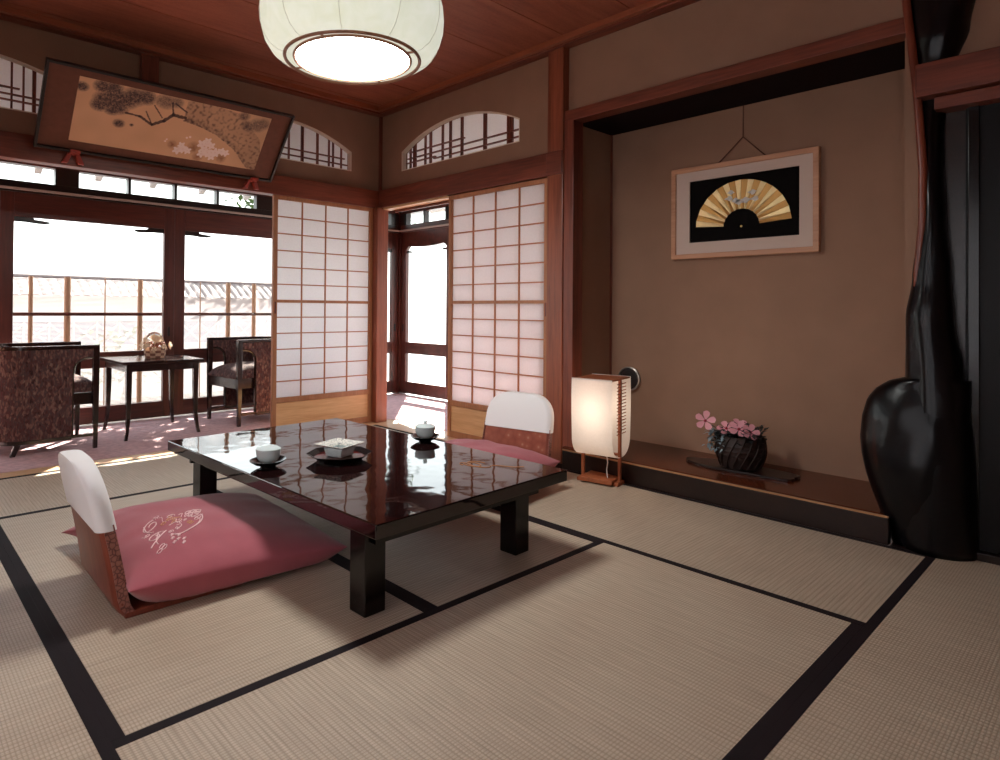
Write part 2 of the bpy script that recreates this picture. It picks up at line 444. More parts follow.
mat_thing(X1, X3, H4, H2, 'x', 'wide empty tatami mat in the bottom centre, in front of the table')
mat_thing(X3, RX, H4, -1.905, 'y', 'tatami mat beside the alcove step, under the paper floor lantern')
mat_thing(X3, RX, -1.905, -.12, 'y', 'tatami mat by the right paper screen, behind the low table')
mat_thing(X1, X3, H5, -.12, 'x', 'tatami mat along the veranda threshold, behind the low table')
mat_thing(XL, X1, -1.98, -.12, 'y', 'tatami mat at the far left edge, near the veranda chair')
mat_thing(XL, X1, H4, -1.98, 'y', 'tatami mat in the bottom left corner, left of the thick black border')
mat_thing(X7, -.021, H4-.955, H4, 'x', 'tatami mat in the bottom right corner, in front of the burl post')
mat_thing(XL, X7, H4-.955, H4, 'x', 'tatami mat just below the frame, in front of the wide empty mat')
mat_thing(X7, -.021, YB, H4-.955, 'x', 'tatami mat against the rear wall, out of frame on the alcove side')
mat_thing(XL, X7, YB, H4-.955, 'x', 'tatami mat against the rear wall, out of frame on the window side')
# thresholds
struct(box('trim_1', (XL, -.106, -.119, -.001, -.05, .004), sill_wood))
struct(box('trim_2', (RX+.001, .14, -1.84, -.001, -.05, .004), sill_wood_y))
# carpet
cb = B().sheet([(-5.15, YO-.005), (-5.15, .002), (.142, .002), (.142, -1.9), (XO-.005, -1.9), (XO-.005, YO-.005)], [], 'z', -.004, .006)
tag(cb.build('carpet', carpet_mat), 'dusty pink carpet covering the floor of the veranda', 'carpet')

# ---------------------------------------------------------------- posts and beams of the room
struct(box('pillar_corner', (-.066, .052, -.064, .085, 0, 1.84), post_z, bevel=.006))
struct(box('pillar_corner_upper', (.022, .07, .022, .07, 1.985, CEIL), wood_z, bevel=.003))
struct(box('pillar_alcove', (-.012, .10, -1.955, -1.83, 0, CEIL), post_z, bevel=.006))
struct(box('trim_3', (-.004, .10, -2.03, -1.957, 0, 2.17), wood_z, bevel=.004))
struct(box('pillar_mid', (-1.955, -1.845, .0, .10, 1.98, CEIL), wood_z, bevel=.004))
# nageshi beams
struct(box('beam_left', (XW, -.021, -.02, .075, 1.835, 1.985), wood_x, bevel=.004))
struct(box('beam_right', (-.02, .075, -1.83, .075, 1.84, 1.99), wood_y, bevel=.004))
struct(box('beam_right_end', (-.024, .05, -1.952, -1.83, 1.84, 1.99), wood_y, bevel=.004))
# ceiling edge mouldings
struct(box('trim_4', (XW, WP, -.035, WP, 2.645, CEIL+.01), wood_x, bevel=.003))
struct(box('trim_5', (-.035, WP, YB, -.036, 2.645, CEIL+.01), wood_y, bevel=.003))
struct(box('trim_6', (XW, -.036, -.072, -.036, 2.655, CEIL+.01), lamplit_trim_x, bevel=.003))
struct(box('trim_7', (-.072, -.036, YB, -.073, 2.655, CEIL+.01), lamplit_trim_y, bevel=.003))
# ceiling boards (one ceiling, seams between boards)
cl = B(); y = .06; 
seams = [.06, -.125, -.585, -1.055, -1.525, -1.995, -2.465, -2.935, -3.405, -3.875, -4.345, -4.815, -5.285, -5.755, -6.2]
for a, b_ in zip(seams, seams[1:]):
    cl.box(XW-.06, .06, b_+.0035, a-.0035, CEIL, CEIL+.02)
struct(cl.build('ceiling', ceil_mat))
struct(box('ceiling_back', (XW-.1, .12, YB-.1, .12, CEIL+.021, CEIL+.06), black_wood))

# ---------------------------------------------------------------- upper walls with arched windows
def arch(c, half, z0, zs, zt, n=18):
    R = (half*half+(zt-zs)**2)/(2*(zt-zs)); a = math.asin(half/R)
    pts = [(c-half, z0), (c+half, z0)]
    for i in range(n+1):
        t = a-2*a*i/n
        pts.append((c+R*math.sin(t), zt-R+R*math.cos(t)))
    return pts
AZ0, AZS, AZT = 2.13, 2.292, 2.455
arR = arch(-.895, .65, AZ0, AZS, AZT)
arL1 = arch(-.91, .65, AZ0, AZS, AZT)
arL2 = arch(-2.89, .65, AZ0, AZS, AZT)
struct(B().sheet([(-1.83, 1.95), (.05, 1.95), (.05, CEIL), (-1.83, CEIL)], [arR], 'x', WP, WP+.07).build('wall_right', plaster))
struct(B().sheet([(XW, 1.95), (.05, 1.95), (.05, CEIL), (XW, CEIL)], [arL1, arL2], 'y', WP, WP+.07).build('wall_left', plaster))
def arch_window(name, axis, c, vbars, hbars, arc):
    e = struct(bpy.data.objects.new(name, None)); COL.objects.link(e)
    w = WP+.045
    def pt(s, t, z): return (t, s, z) if axis == 'x' else (s, t, z)
    def top(s):
        half = .65; R = (half*half+(AZT-AZS)**2)/(2*(AZT-AZS)); return AZT-R+math.sqrt(max(0, R*R-(s-c)**2))
    big = [(c+(a-c)*1.03, z+(.012 if z > AZ0 else -.012)) for a, z in arc]
    B().prism(big, axis, w+.02, w+.0215).build('paper', paper, e)
    def scaled(k0): return [(c+(a-c)*(1-k0/.65), z+(k0 if z <= AZ0+1e-6 else -k0)) for a, z in arc]
    B().sheet(scaled(.0005), [scaled(.008)], axis, WP+.001, WP+.044).build('reveal', plaster_lit, e)
    f = B()
    for s, wd in vbars:
        q = top(s); wd *= .8
        if axis == 'x': f.box(w, w+.02, s-wd, s+wd, AZ0, q)
        else: f.box(s-wd, s+wd, w, w+.02, AZ0, q)
    f.build('lattice', wood_z, e)
    h = B()
    for z, s0, s1 in hbars:
        if axis == 'x': h.box(w-.004, w+.016, s0, s1, z-.0042, z+.0042)
        else: h.box(s0, s1, w-.004, w+.016, z-.0042, z+.0042)
    h.build('crossbar', wood_x, e)
    return e
arch_window('window_1', 'x', -.895, [(-.30, .005), (-.345, .006), (-.365, .005), (-.49, .006), (-.555, .009), (-.70, .006), (-.79, .009), (-.92, .01), (-1.165, .015), (-1.40, .017), (-1.43, .007)],
            [(2.285, -.95, -.29), (2.235, -1.545, -.27), (2.185, -1.545, -.60), (2.20, -.62, -.25)], arR)
arch_window('window_2', 'y', -.91, [(-.33, .005), (-.41, .006), (-.45, .006), (-.56, .009), (-.70, .012), (-.82, .006), (-.94, .006), (-1.1, .012), (-1.25, .008), (-1.45, .008)],
            [(2.29, -1.4, -.86), (2.235, -1.55, -.30), (2.185, -1.55, -.27)], arL1)
arch_window('window_3', 'y', -2.89, [(-2.33, .006), (-2.45, .008), (-2.545, .012), (-2.60, .006), (-2.66, .006), (-2.8, .012), (-3.0, .006), (-3.2, .012)],
            [(2.235, -3.5, -2.26), (2.275, -3.0, -2.62), (2.20, -3.5, -2.5)], arL2)

# ---------------------------------------------------------------- alcove (tokonoma)
TB = .50; KZ = .117; TL = -1.978; TR = -3.72
struct(box('wall_alcove_rear', (TB, TB+.06, TR-.06, TL+.06, 0, CEIL), plaster, bevel=0))
struct(box('wall_alcove_left', (.06, TB, TL, TL+.05, KZ, CEIL), plaster, bevel=0))
struct(box('wall_alcove_right', (.06, TB, TR-.05, TR, KZ, CEIL), plaster, bevel=0))
struct(box('trim_8', (TB-.012, TB-.001, TL-.012, TL-.001, KZ, 2.169), wood_z, bevel=.001))
struct(box('wall_alcove_upper', (WP, WP+.06, -5.9, -1.957, 2.20, CEIL), plaster, bevel=0))
struct(box('lintel_alcove', (-.002, .10, TR-.03, -1.957, 2.165, 2.235), wood_y, bevel=.004))
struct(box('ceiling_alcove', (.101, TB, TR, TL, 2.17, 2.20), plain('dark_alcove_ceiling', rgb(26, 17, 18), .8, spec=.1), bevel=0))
struct(box('floor_alcove', (-.06, TB-.001, TR+.001, TL-.053, .06, KZ), toko_wood, bevel=.002))
struct(box('trim_9', (-.103, -.061, TR+.02, -2.031, 0, KZ-.004), black_wood, bevel=.004))
struct(box('trim_10', (-.104, -.096, TR+.02, -2.031, KZ-.004, KZ+.004), plain('pale_front_edge', rgb(176, 128, 88), .35), bevel=.001))  # thin pale strip along the top of the step front
struct(box('floor_alcove_end', (-.03, TB-.001, TL-.052, TL-.001, .06, KZ), toko_wood, bevel=.002))
# side recess right of the burl post: shade below built as a black panel, beam, plaster above
struct(box('beam_side', (-.085, .05, -5.9, -3.785, 1.855, 1.99), wood_y, bevel=.004))
struct(box('trim_11', (-.05, .05, -5.9, -3.84, 1.80, 1.85), wood_y, bevel=.003))
panel_black = plain('black_recess_shade', rgb(12, 9, 11), .45, spec=.2)
d4 = struct(box('recess_shade_panel', (.02, .05, -4.95, -3.93, .03, 1.80), panel_black, bevel=.002))
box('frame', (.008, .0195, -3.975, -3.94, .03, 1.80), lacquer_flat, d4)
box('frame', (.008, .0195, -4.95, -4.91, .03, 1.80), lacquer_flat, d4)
struct(box('trim_12', (-.02, .06, -5.9, -3.84, -.05, .03), black_wood))
struct(box('floor_post', (-.104, .05, -3.84, TR+.019, -.05, .0008), black_wood, bevel=0))
struct(box('wall_side', (.051, .10, -5.9, -3.79, 0, 1.86), black_wood, bevel=0))  # black backing, the recess's shade put into its colour
struct(box('wall_side_upper', (WP, WP+.06, -5.9, -3.75, 1.95, 2.20), plaster, bevel=0))

# ---------------------------------------------------------------- walls behind the camera
struct(B().sheet([(YB, 0), (.12, 0), (.12, CEIL), (YB, CEIL)], [[(-5.3, .35), (-2.225, .35), (-2.225, 1.9), (-5.3, 1.9)]], 'x', XW-.1, XW).build('wall_far_left', plaster))
wl = struct(bpy.data.objects.new('window_15', None)); COL.objects.link(wl)  # added, unseen paper window that gives the room fill light
for k in range(3):
    a, b_ = -5.3+1.025*k, -5.3+1.025*(k+1)
    f = B(); f.sheet([(a, .35), (b_, .35), (b_, 1.9), (a, 1.9)], [[(a+.04, .40), (b_-.04, .40), (b_-.04, 1.85), (a+.04, 1.85)]], 'x', XW-.06, XW-.03); f.build('frame', shoji_wood, wl)
    f = B()
    for i in range(1, 4): y_ = a+.04+(b_-a-.08)*i/4; f.box(XW-.05, XW-.04, y_-.004, y_+.004, .40, 1.85)
    for i in range(1, 8): z_ = .40+1.45*i/8; f.box(XW-.05, XW-.04, a+.04, b_-.04, z_-.004, z_+.004)
    f.build('lattice', lattice_wood, wl)
    box('paper', (XW-.054, XW-.053, a+.03, b_-.03, .39, 1.86), paper, wl, bevel=0)
struct(box('wall_rear', (XW-.1, .12, YB-.1, YB, 0, CEIL), plaster, bevel=0))
struct(box('wall_right_rear', (.0, .12, YB, -5.9, 0, CEIL), plaster, bevel=0))

# ---------------------------------------------------------------- shoji screens
def shoji(axis, s0, s1, t, label, lo=.006, hi=1.835):
    """paper screen standing along world axis ('x' along x at y=t, 'y' along y at x=t)"""
    c = (s0+s1)/2
    e = thing('shoji_screen', label, 'paper screen', (c, t, lo) if axis == 'x' else (t, c, lo))
    th = .015
    def bb(B_, a, b, z0, z1, d0=-th, d1=th):
        if axis == 'x': B_.box(a, b, t+d0, t+d1, z0, z1)
        else: B_.box(t+d0, t+d1, a, b, z0, z1)
    bb1 = B(); bb(bb1, s0, s0+.034, lo, hi); bb1.build('stile', shoji_wood, e, bevel=.002)
    bb2 = B(); bb(bb2, s1-.034, s1, lo, hi); bb2.build('stile', shoji_wood, e, bevel=.002)
    a, b = s0+.034, s1-.034
    for z0, z1 in ((hi-.03, hi), (.245, .285), (lo, .055)):
        r = B(); bb(r, a, b, z0, z1); r.build('rail', shoji_wood, e, bevel=.002)
    k = B(); bb(k, a, b, .055, .245, -.006, .006); k.build('kickboard', shoji_board if axis == 'x' else shoji_board_y, e)
    z0, z1 = .285, hi-.03; zm = 1.025
    lat = B()
    for i in range(1, 4):
        s = a+(b-a)*i/4; bb(lat, s-.004, s+.004, z0, z1, -.010, .002)
    for (p, q) in ((z0, zm), (zm, z1)):
        for i in range(1, 6):
            z = p+(q-p)*i/6; bb(lat, a, b, z-.004, z+.004, -.011, .002)
    lat.build('lattice', lattice_wood, e)
    r = B(); bb(r, a, b, zm-.011, zm+.011, -.013, .004); r.build('rail', shoji_wood, e)
    p = B(); bb(p, a, b, z0, z1, .003, .0042); p.build('paper', paper, e)
    h = B(); s = s0+.017
    bb(h, s-.006, s+.006, .93, 1.02, -.0165, -.014); h.build('finger_pull', wood_z, e)
    return e
shoji('x', -.995, -.068, .012, 'white paper sliding screen on the veranda side, left of the corner post')
shoji('y', -1.828, -.878, .02, 'white paper sliding screen left of the alcove post, behind the right floor chair')
shoji('y', -1.80, -.86, .060, 'second paper sliding screen stacked directly behind the right-hand screen')
struct(box('trim_13', (.076, .09, -1.83, -.12, 1.80, 1.84), wood_y))
struct(box('trim_14', (-.005, .076, -.875, -.065, 1.822, 1.839), sill_wood_y, bevel=.001))  # pale wood stands in for light on the door head's lower edge

# ---------------------------------------------------------------- veranda glazing
def sash(name, axis, s0, s1, t, kind='plain', muntin=False):
    e = struct(bpy.data.objects.new(name, None)); COL.objects.link(e)
    d = .022; st = .09
    mh, mv = (dark_x, dark_z)
    def bb(B_, a, b, z0, z1, d0=-d, d1=d):
        if axis == 'x': B_.box(a, b, t+d0, t+d1, z0, z1)
        else: B_.box(t+d0, t+d1, a, b, z0, z1)
    for p, q in ((s0+.001, s0+st), (s1-st, s1-.001)):
        x = B(); bb(x, p, q, .02, 1.84); x.build('stile', mv, e, bevel=.003)
    a, b = s0+st, s1-st
    rails = [(.02, .155), (.47, .60)]
    for z0, z1 in rails:
        x = B(); bb(x, a, b, z0, z1); x.build('rail', mh, e, bevel=.003)
    # head rail with small shaped corners
    if kind == 'curved':
        pts = [(a, 1.84), (a, 1.648)]
        for i in range(13):
            f = i/12; pts.append((a+.04+(b-a-.08)*f, 1.682 - .018*math.sin(PI*f)))
        pts += [(b, 1.648), (b, 1.84)]
        x = B(); x.prism(pts, axis if axis != 'x' else 'y', t-d, t+d) if axis == 'x' else x.prism(pts, 'x', t-d, t+d)
        x.build('rail', mh, e)
    else:
        x = B(); bb(x, a, b, 1.655, 1.84); x.build('rail', mh, e, bevel=.003)
    for s, sg in ((a, 1), (b, -1)):
        pts = [(s, 1.657), (s+sg*.125, 1.657), (s+sg*.135, 1.640), (s+sg*.20, 1.634), (s+sg*.235, 1.630), (s+sg*.24, 1.620), (s+sg*.21, 1.611), (s+sg*.15, 1.612), (s+sg*.08, 1.618), (s, 1.618)] if kind != 'curved' else \
              [(s, 1.63), (s+sg*.06, 1.628), (s+sg*.09, 1.614), (s+sg*.06, 1.606), (s, 1.61)]
        x = B(); x.prism(pts, 'y' if axis == 'x' else 'x', t-.012, t+.012); x.build('corner_bracket', black_wood, e)
    if muntin:
        x = B(); bb(x, a, b, .885, .908, -.01, .01); x.build('muntin', mh, e)
    for z0, z1 in ((.60, 1.66), (.155, .47)):
        x = B(); bb(x, a-.01, b+.01, z0-.01, z1+(.02 if z1 > 1 else .01), .004, .008); x.build('pane', glass, e)
    x = B(); bb(x, s1-.055, s1-.035, .72, .80, -d-.006, -d+.002); x.build('handle', black_wood, e)
    return e
bays = [(-5.12, -3.84), (-3.84, -2.56), (-2.56, -1.277), (-1.277, 0.0), (0.0, XO-.02)]
for i, (a, b) in enumerate(bays): sash('window_%d' % (i+4), 'x', a, b, YO+.022)
yb = [(.41, 1.262), (-.442, .41), (-1.294, -.442), (-1.9, -1.294)]
for i, (a, b) in enumerate(yb): sash('window_%d' % (i+9), 'y', a, b, XO+.022, 'curved')
struct(box('pillar_veranda', (XO-.02, XO+.10, YO-.025, YO+.10, 0, 2.6), dark_z, bevel=.003))
def transoms(name, axis, s_list, t, posts):
    e = struct(bpy.data.objects.new(name, None)); COL.objects.link(e)
    def bb(B_, a, b, z0, z1, d0, d1):
        if axis == 'x': B_.box(a, b, t+d0, t+d1, z0, z1)
        else: B_.box(t+d0, t+d1, a, b, z0, z1)
    a0, b0 = s_list[0], s_list[-1]
    x = B(); bb(x, a0, b0, 1.841, 1.925, -.03, .05); x.build('rail', black_wood if axis == 'x' else dark_x, e, bevel=.003)
    x = B(); bb(x, a0, b0, 2.055, 2.62, -.02, .05); x.build('rail', dark_x, e, bevel=.003)
    for p, w in posts:
        x = B(); bb(x, p-w, p+w, 1.925, 2.055, -.028, .04); x.build('mullion', black_wood, e)
    x = B(); bb(x, a0, b0, 1.92, 2.06, .01, .014); x.build('pane', glass, e)
    x = B(); bb(x, a0, b0, 1.853, 1.872, -.05, -.031); x.build('curtain_rail', plain('pale_grey_rail', rgb(176, 160, 152), .4), e, bevel=.003)
posts = [(-5.1, .04)]
for P0 in (-3.81, -2.12, -.43):
    posts.append((P0, .083))
    for k in range(1, 4): posts.append((P0+.083+(1.69-.166)*k/4, .011))
posts = [p for p in posts if p[0] < XO-.05]+[(XO-.07, .06)]
transoms('window_13', 'x', [-5.15, XO-.02], YO+.02, posts)
transoms('window_14', 'y', [-1.9, YO-.03], XO+.02, [(1.215, .05), (.86, .011), (.50, .014), (.44, .02), (.1, .011), (-.25, .011), (-.42, .03), (-.8, .011), (-1.27, .03)])
struct(box('ceiling_veranda', (-5.2, XO+.1, .115, YO+.1, 2.60, 2.64), wood_x, bevel=0))
struct(box('ceiling_veranda_wing', (.115, XO+.1, -1.95, .114, 2.60, 2.64), wood_y, bevel=0))
struct(box('wall_veranda_end', (.115, XO+.1, -1.97, -1.905, 0, 2.6), plaster, bevel=0))
struct(box('wall_veranda_left', (-5.22, -5.16, .0, YO+.1, 0, 2.6), plaster, bevel=0))
struct(box('wall_left_return', (-5.16, XW-.1, .02, .11, 0, 2.6), plaster, bevel=0))
# eave outside
ev = B()
ev.loft([[(-5.3, YO+.08, 2.30), (1.95, YO+.08, 2.30), (1.95, YO+.08, 2.33), (-5.3, YO+.08, 2.33)], [(-5.3, 1.80, 2.135), (1.95, 1.80, 2.135), (1.95, 1.80, 2.165), (-5.3, 1.80, 2.165)]])
roof = struct(ev.build('roof_eave', eave_mat))
for k in range(14):
    x = -5.0+.46*k
    r = B(); r.loft([[(x-.025, YO+.08, 2.24), (x+.025, YO+.08, 2.24), (x+.025, YO+.08, 2.299), (x-.025, YO+.08, 2.299)], [(x-.025, 1.78, 2.085), (x+.025, 1.78, 2.085), (x+.025, 1.78, 2.139), (x-.025, 1.78, 2.139)]])
    r.build('rafter', eave_mat, roof)
ev = B(); e0 = XO+.11
ev.loft([[(e0, -2.0, 2.30), (e0, YO+.07, 2.30), (e0, YO+.07, 2.33), (e0, -2.0, 2.33)], [(1.80, -2.0, 2.135), (1.80, YO+.07, 2.135), (1.80, YO+.07, 2.165), (1.80, -2.0, 2.165)]])
roof = struct(ev.build('roof_eave_wing', eave_mat))
for k in range(7):
    y = -1.8+.46*k
    r = B(); r.loft([[(e0, y-.025, 2.24), (e0, y+.025, 2.24), (e0, y+.025, 2.299), (e0, y-.025, 2.299)], [(1.78, y-.025, 2.085), (1.78, y+.025, 2.085), (1.78, y+.025, 2.139), (1.78, y-.025, 2.139)]])
    r.build('rafter', eave_mat, roof)

# ---------------------------------------------------------------- outdoors
struct(box('ground', (-9, 3.2, YO+.13, 7, -.6, -.35), ground_mat, bevel=0))
struct(box('ground_wing', (XO+.13, 3.2, -6, YO+.12, -.6, -.35), ground_mat, bevel=0))
struct(box('floor_balcony', (-5.2, XO+.1, YO+.13, 2.45, -.3, -.06), ground_mat, bevel=0))
rs = thing('reed_screen', 'pale translucent reed screen on the balcony with upright bamboo posts', 'screen', (-1.9, 2.3, -.06))
box('reed_panel', (-5.2, 1.25, 2.3, 2.304, -.06, 1.235), reed_mat, rs, bevel=0)
for x, w in ((-3.4, .03), (-2.2, .019), (-1.91, .028), (-1.585, .006), (-1.27, .024), (-.66, .006), (-.36, .024), (-.06, .022), (.5, .024)):
    B().tube([(x, 2.285-w-.002, -.06), (x, 2.285-w-.002, 1.245)], w, 10).build('post', bamboo_post, rs, smooth=True)
rl = thing('balcony_railing', 'dark brown wooden handrail crossing the view outside the veranda windows', 'railing', (-1.9, 2.08, -.06))
box('handrail', (-5.2, 1.25, 2.05, 2.10, .888, .918), dark_x, rl)
for x in (-5.1, -2.62, 1.1): box('post', (x-.02, x+.02, 2.06, 2.09, -.06, .887), dark_z, rl)
gw = thing('garden_wall', 'pale garden wall with a tiled coping and diamond lattice tiles beyond the balcony', 'wall', (-2.3, 5.6, -.35))
rf = B(); rings = []
for j in range(6):
    f = j/5
    rings.append([(-7+.015*i, 5.2+.42*f, 1.115+.25*f+.022*abs(math.sin(.015*i*PI/.12))) for i in range(620)])
rf.loft(rings, close=False); rf.build('coping', tile_mat, gw)
rf = B(); rf.loft([[(-7, 5.62, 1.36), (2.28, 5.62, 1.36)], [(-7, 6.05, 1.1), (2.28, 6.05, 1.1)]], close=False); rf.build('coping', tile_mat, gw)
B().tube([(-7, 5.62, 1.375), (2.28, 5.62, 1.375)], .035, 8).build('ridge', tile_mat, gw)
box('wall', (-6.8, 2.2, 5.4, 5.85, -.35, 1.12), block_mat, gw, bevel=0)
b = B()
for k in range(30):
    x = -6.7+.29*k
    for sg in (1, -1):
        b.tube([(x, 5.385, .60-.14*sg), (x+.145, 5.385, .60), (x+.29, 5.385, .60+.14*sg)], .018, 4)
    b.box(x-.012, x+.012, 5.37, 5.399, .42, .78)
b.box(-6.7, 2.15, 5.37, 5.399, .765, .79); b.box(-6.7, 2.15, 5.37, 5.399, .41, .435)
b.build('lattice_panel', block_mat, gw)
box('diamond_tiles', (-6.7, 2.15, 5.392, 5.399, .43, .77), lattice_blue, gw, bevel=0)
def shrub(name, label, cat, base, cen, spread, n, ln, seed):
    t = thing(name, label, cat, base)
    B().tube([base, ((base[0]+cen[0])/2+.05, (base[1]+cen[1])/2, (base[2]+cen[2])/2), cen], [.06, .05, .03], 8).build('trunk', bamboo_dark, t, smooth=True)
    lf = B(); leafset(lf, cen, n, spread, ln, 0, seed); o = lf.build('foliage', leafy, t); o['kind'] = 'stuff'
    return t
def leafset(b, c, n, spread, ln, down=0, seed=1):
    rnd = random.Random(seed)
    for i in range(n):
        a = rnd.uniform(0, 2*PI); el = rnd.uniform(-.4, .7)-down
        p = Vector(c)+Vector((rnd.uniform(-1, 1)*spread[0], rnd.uniform(-1, 1)*spread[1], rnd.uniform(-1, 1)*spread[2]))
        d = Vector((math.cos(a)*math.cos(el), math.sin(a)*math.cos(el), math.sin(el)))
        s = d.cross(Vector((0, 0, 1))).normalized(); l = ln*rnd.uniform(.6, 1.2); w = l*.22
        up = s.cross(d)*.1*l
        b.loft([[p, p], [p+d*l*.45-s*w+up, p+d*l*.45+s*w+up], [p+d*l, p+d*l]], close=False)
shrub('garden_tree', 'leafy garden tree rising beyond the balcony railing, behind the left paper screen', 'tree', (1.9, 3.1, -.35), (1.45, 3.1, 2.60), (1.38, .25, .60), 1700, .17, 11)
shrub('garden_shrub', 'low green shrub against the garden wall, seen through the reed screen', 'shrub', (-.75, 4.6, -.35), (-.75, 4.6, .3), (.5, .3, .35), 260, .16, 12)

# ---------------------------------------------------------------- low lacquer table
TZ = .3305
tb = thing('low_table', 'glossy black lacquer low table standing on the tatami', 'table', (-1.692, -2.075, 0), .0321)
tx0, tx1, ty0, ty1 = -.4876, .4876, -.805, .805
B().box(tx0, tx1, ty0, ty1, TZ-.046, TZ).build('tabletop', lacquer, tb, bevel=.004, local=True)
ap = .07
f = B()
f.box(tx0+ap, tx1-ap, ty0+ap+.02, ty0+ap+.04, TZ-.10, TZ-.046); f.box(tx0+ap, tx1-ap, ty1-ap-.04, ty1-ap-.02, TZ-.10, TZ-.046)
f.box(tx0+ap+.02, tx0+ap+.04, ty0+ap+.04, ty1-ap-.04, TZ-.10, TZ-.046); f.box(tx1-ap-.04, tx1-ap-.02, ty0+ap+.04, ty1-ap-.04, TZ-.10, TZ-.046)
f.build('apron', lacquer_flat, tb, local=True)
for x, yy in ((tx0+.044, ty0+.108), (tx1-.190, ty0+.108), (tx0+.080, ty1-.19), (tx1-.165, ty1-.19)):
    if True:
        B().box(x, x+.083, yy, yy+.083, .0016, TZ-.046).build('leg', lacquer_flat, tb, bevel=.004, local=True)
gm = B()
for k in range(3):
    pts = []
    for i in range(25):
        t = i/24*2*PI*.85+k*2.1
        r = .045-.012*k
        pts.append((.285+r*math.cos(t)*.8-.02*k, -.51+r*math.sin(t)*1.3+.02*k, TZ+.0006))
    gm.tube(pts, .0022, 4)
gm.tube([(.31+.010*i, -.56-.014*i+.01*math.sin(i), TZ+.0006) for i in range(9)], .002, 4)
gm.build('gold_motif', gold_paint, tb, local=True)

# ---------------------------------------------------------------- tea things
def SC(p, k=1.22): return [(r*k, z*k) for r, z in p]
def tea_cup(loc, label, rz=0, knob=True):
    e = thing('tea_cup', label, 'tea cup', loc, rz)
    B().lathe(SC([(.016, 0), (.018, .003), (.018, .006), (.030, .012), (.0375, .024), (.040, .038), (.0405, .046), (.0385, .046), (.036, .03), (.02, .012)]), n=36).build('cup', porcelain, e, smooth=True, local=True)
    l = B().lathe(SC([(.0395, .0462), (.041, .048), (.0405, .051), (.030, .0575), (.014, .061), (.0, .0615)]), n=36).build('lid', porcelain, e, smooth=True, local=True)
    if knob: B().lathe(SC([(.007, .0608), (.0055, .064), (.0085, .069), (.0075, .0715), (.0, .072)]), n=16).build('knob', porcelain, l, smooth=True, local=True)
    return e
def saucer(loc, label, rz=0):
    b = B()
    b.lathe(SC([(.024, 0), (.026, .002), (.026, .005), (.042, .010), (.058, .021), (.0595, .0235), (.0575, .0235), (.042, .0135), (.022, .009), (.0, .009)]), n=40, sx=1.08, sy=.96)
    o = b.build('saucer', lacquer_flat, None, smooth=True, local=True)
    o.location = loc; o.rotation_euler = (0, 0, rz)
    return tag(o, label, 'saucer')
c1 = (-2.070, -2.050, TZ+.0005); c2 = (-1.262, -2.085, TZ+.0005)
saucer(c1, 'dark saucer under the tea cup near the left edge of the table', .4)
tea_cup((c1[0], c1[1], c1[2]+.0113), 'pale lidded tea cup without a knob, near the left table edge', knob=False)
saucer(c2, 'dark saucer under the knobbed tea cup at the far side of the table', .4)
tea_cup((c2[0], c2[1], c2[2]+.0113), 'pale tea cup with a knobbed lid at the far side of the table')
tc = (-1.785, -2.135, TZ+.0005)
tr = thing('serving_tray', 'octagonal dark red lacquer tray under the square ashtray', 'tray', tc, .25)
B().lathe([(.095, 0), (.098, .008), (.112, .012), (.138, .028), (.141, .031), (.137, .031), (.110, .0165)], n=8, cap1=False).build('rim', lacquer_flat, tr, local=True, bevel=.001)
B().lathe([(.108, .0158), (.0, .0162)], n=8, cap0=False).build('well', red_lacquer, tr, local=True)
asht = thing('ashtray', 'square white ceramic ashtray with a patterned rim on the octagonal tray', 'ashtray', (tc[0], tc[1], tc[2]+.0168), .30)
B().lathe([(.050, 0), (.056, .002), (.066, .030), (.067, .038), (.058, .039), (.046, .012), (.0, .012)], n=4, rot=PI/4).build('bowl', porcelain, asht, local=True, bevel=.003)
B().lathe([(.058, .0385), (.085, .042), (.106, .050), (.109, .053), (.105, .0545), (.084, .047), (.058, .044), (.048, .036)], n=4, rot=PI/4, cap0=False, cap1=False).build('rim', ash_pat, asht, local=True, bevel=.002)

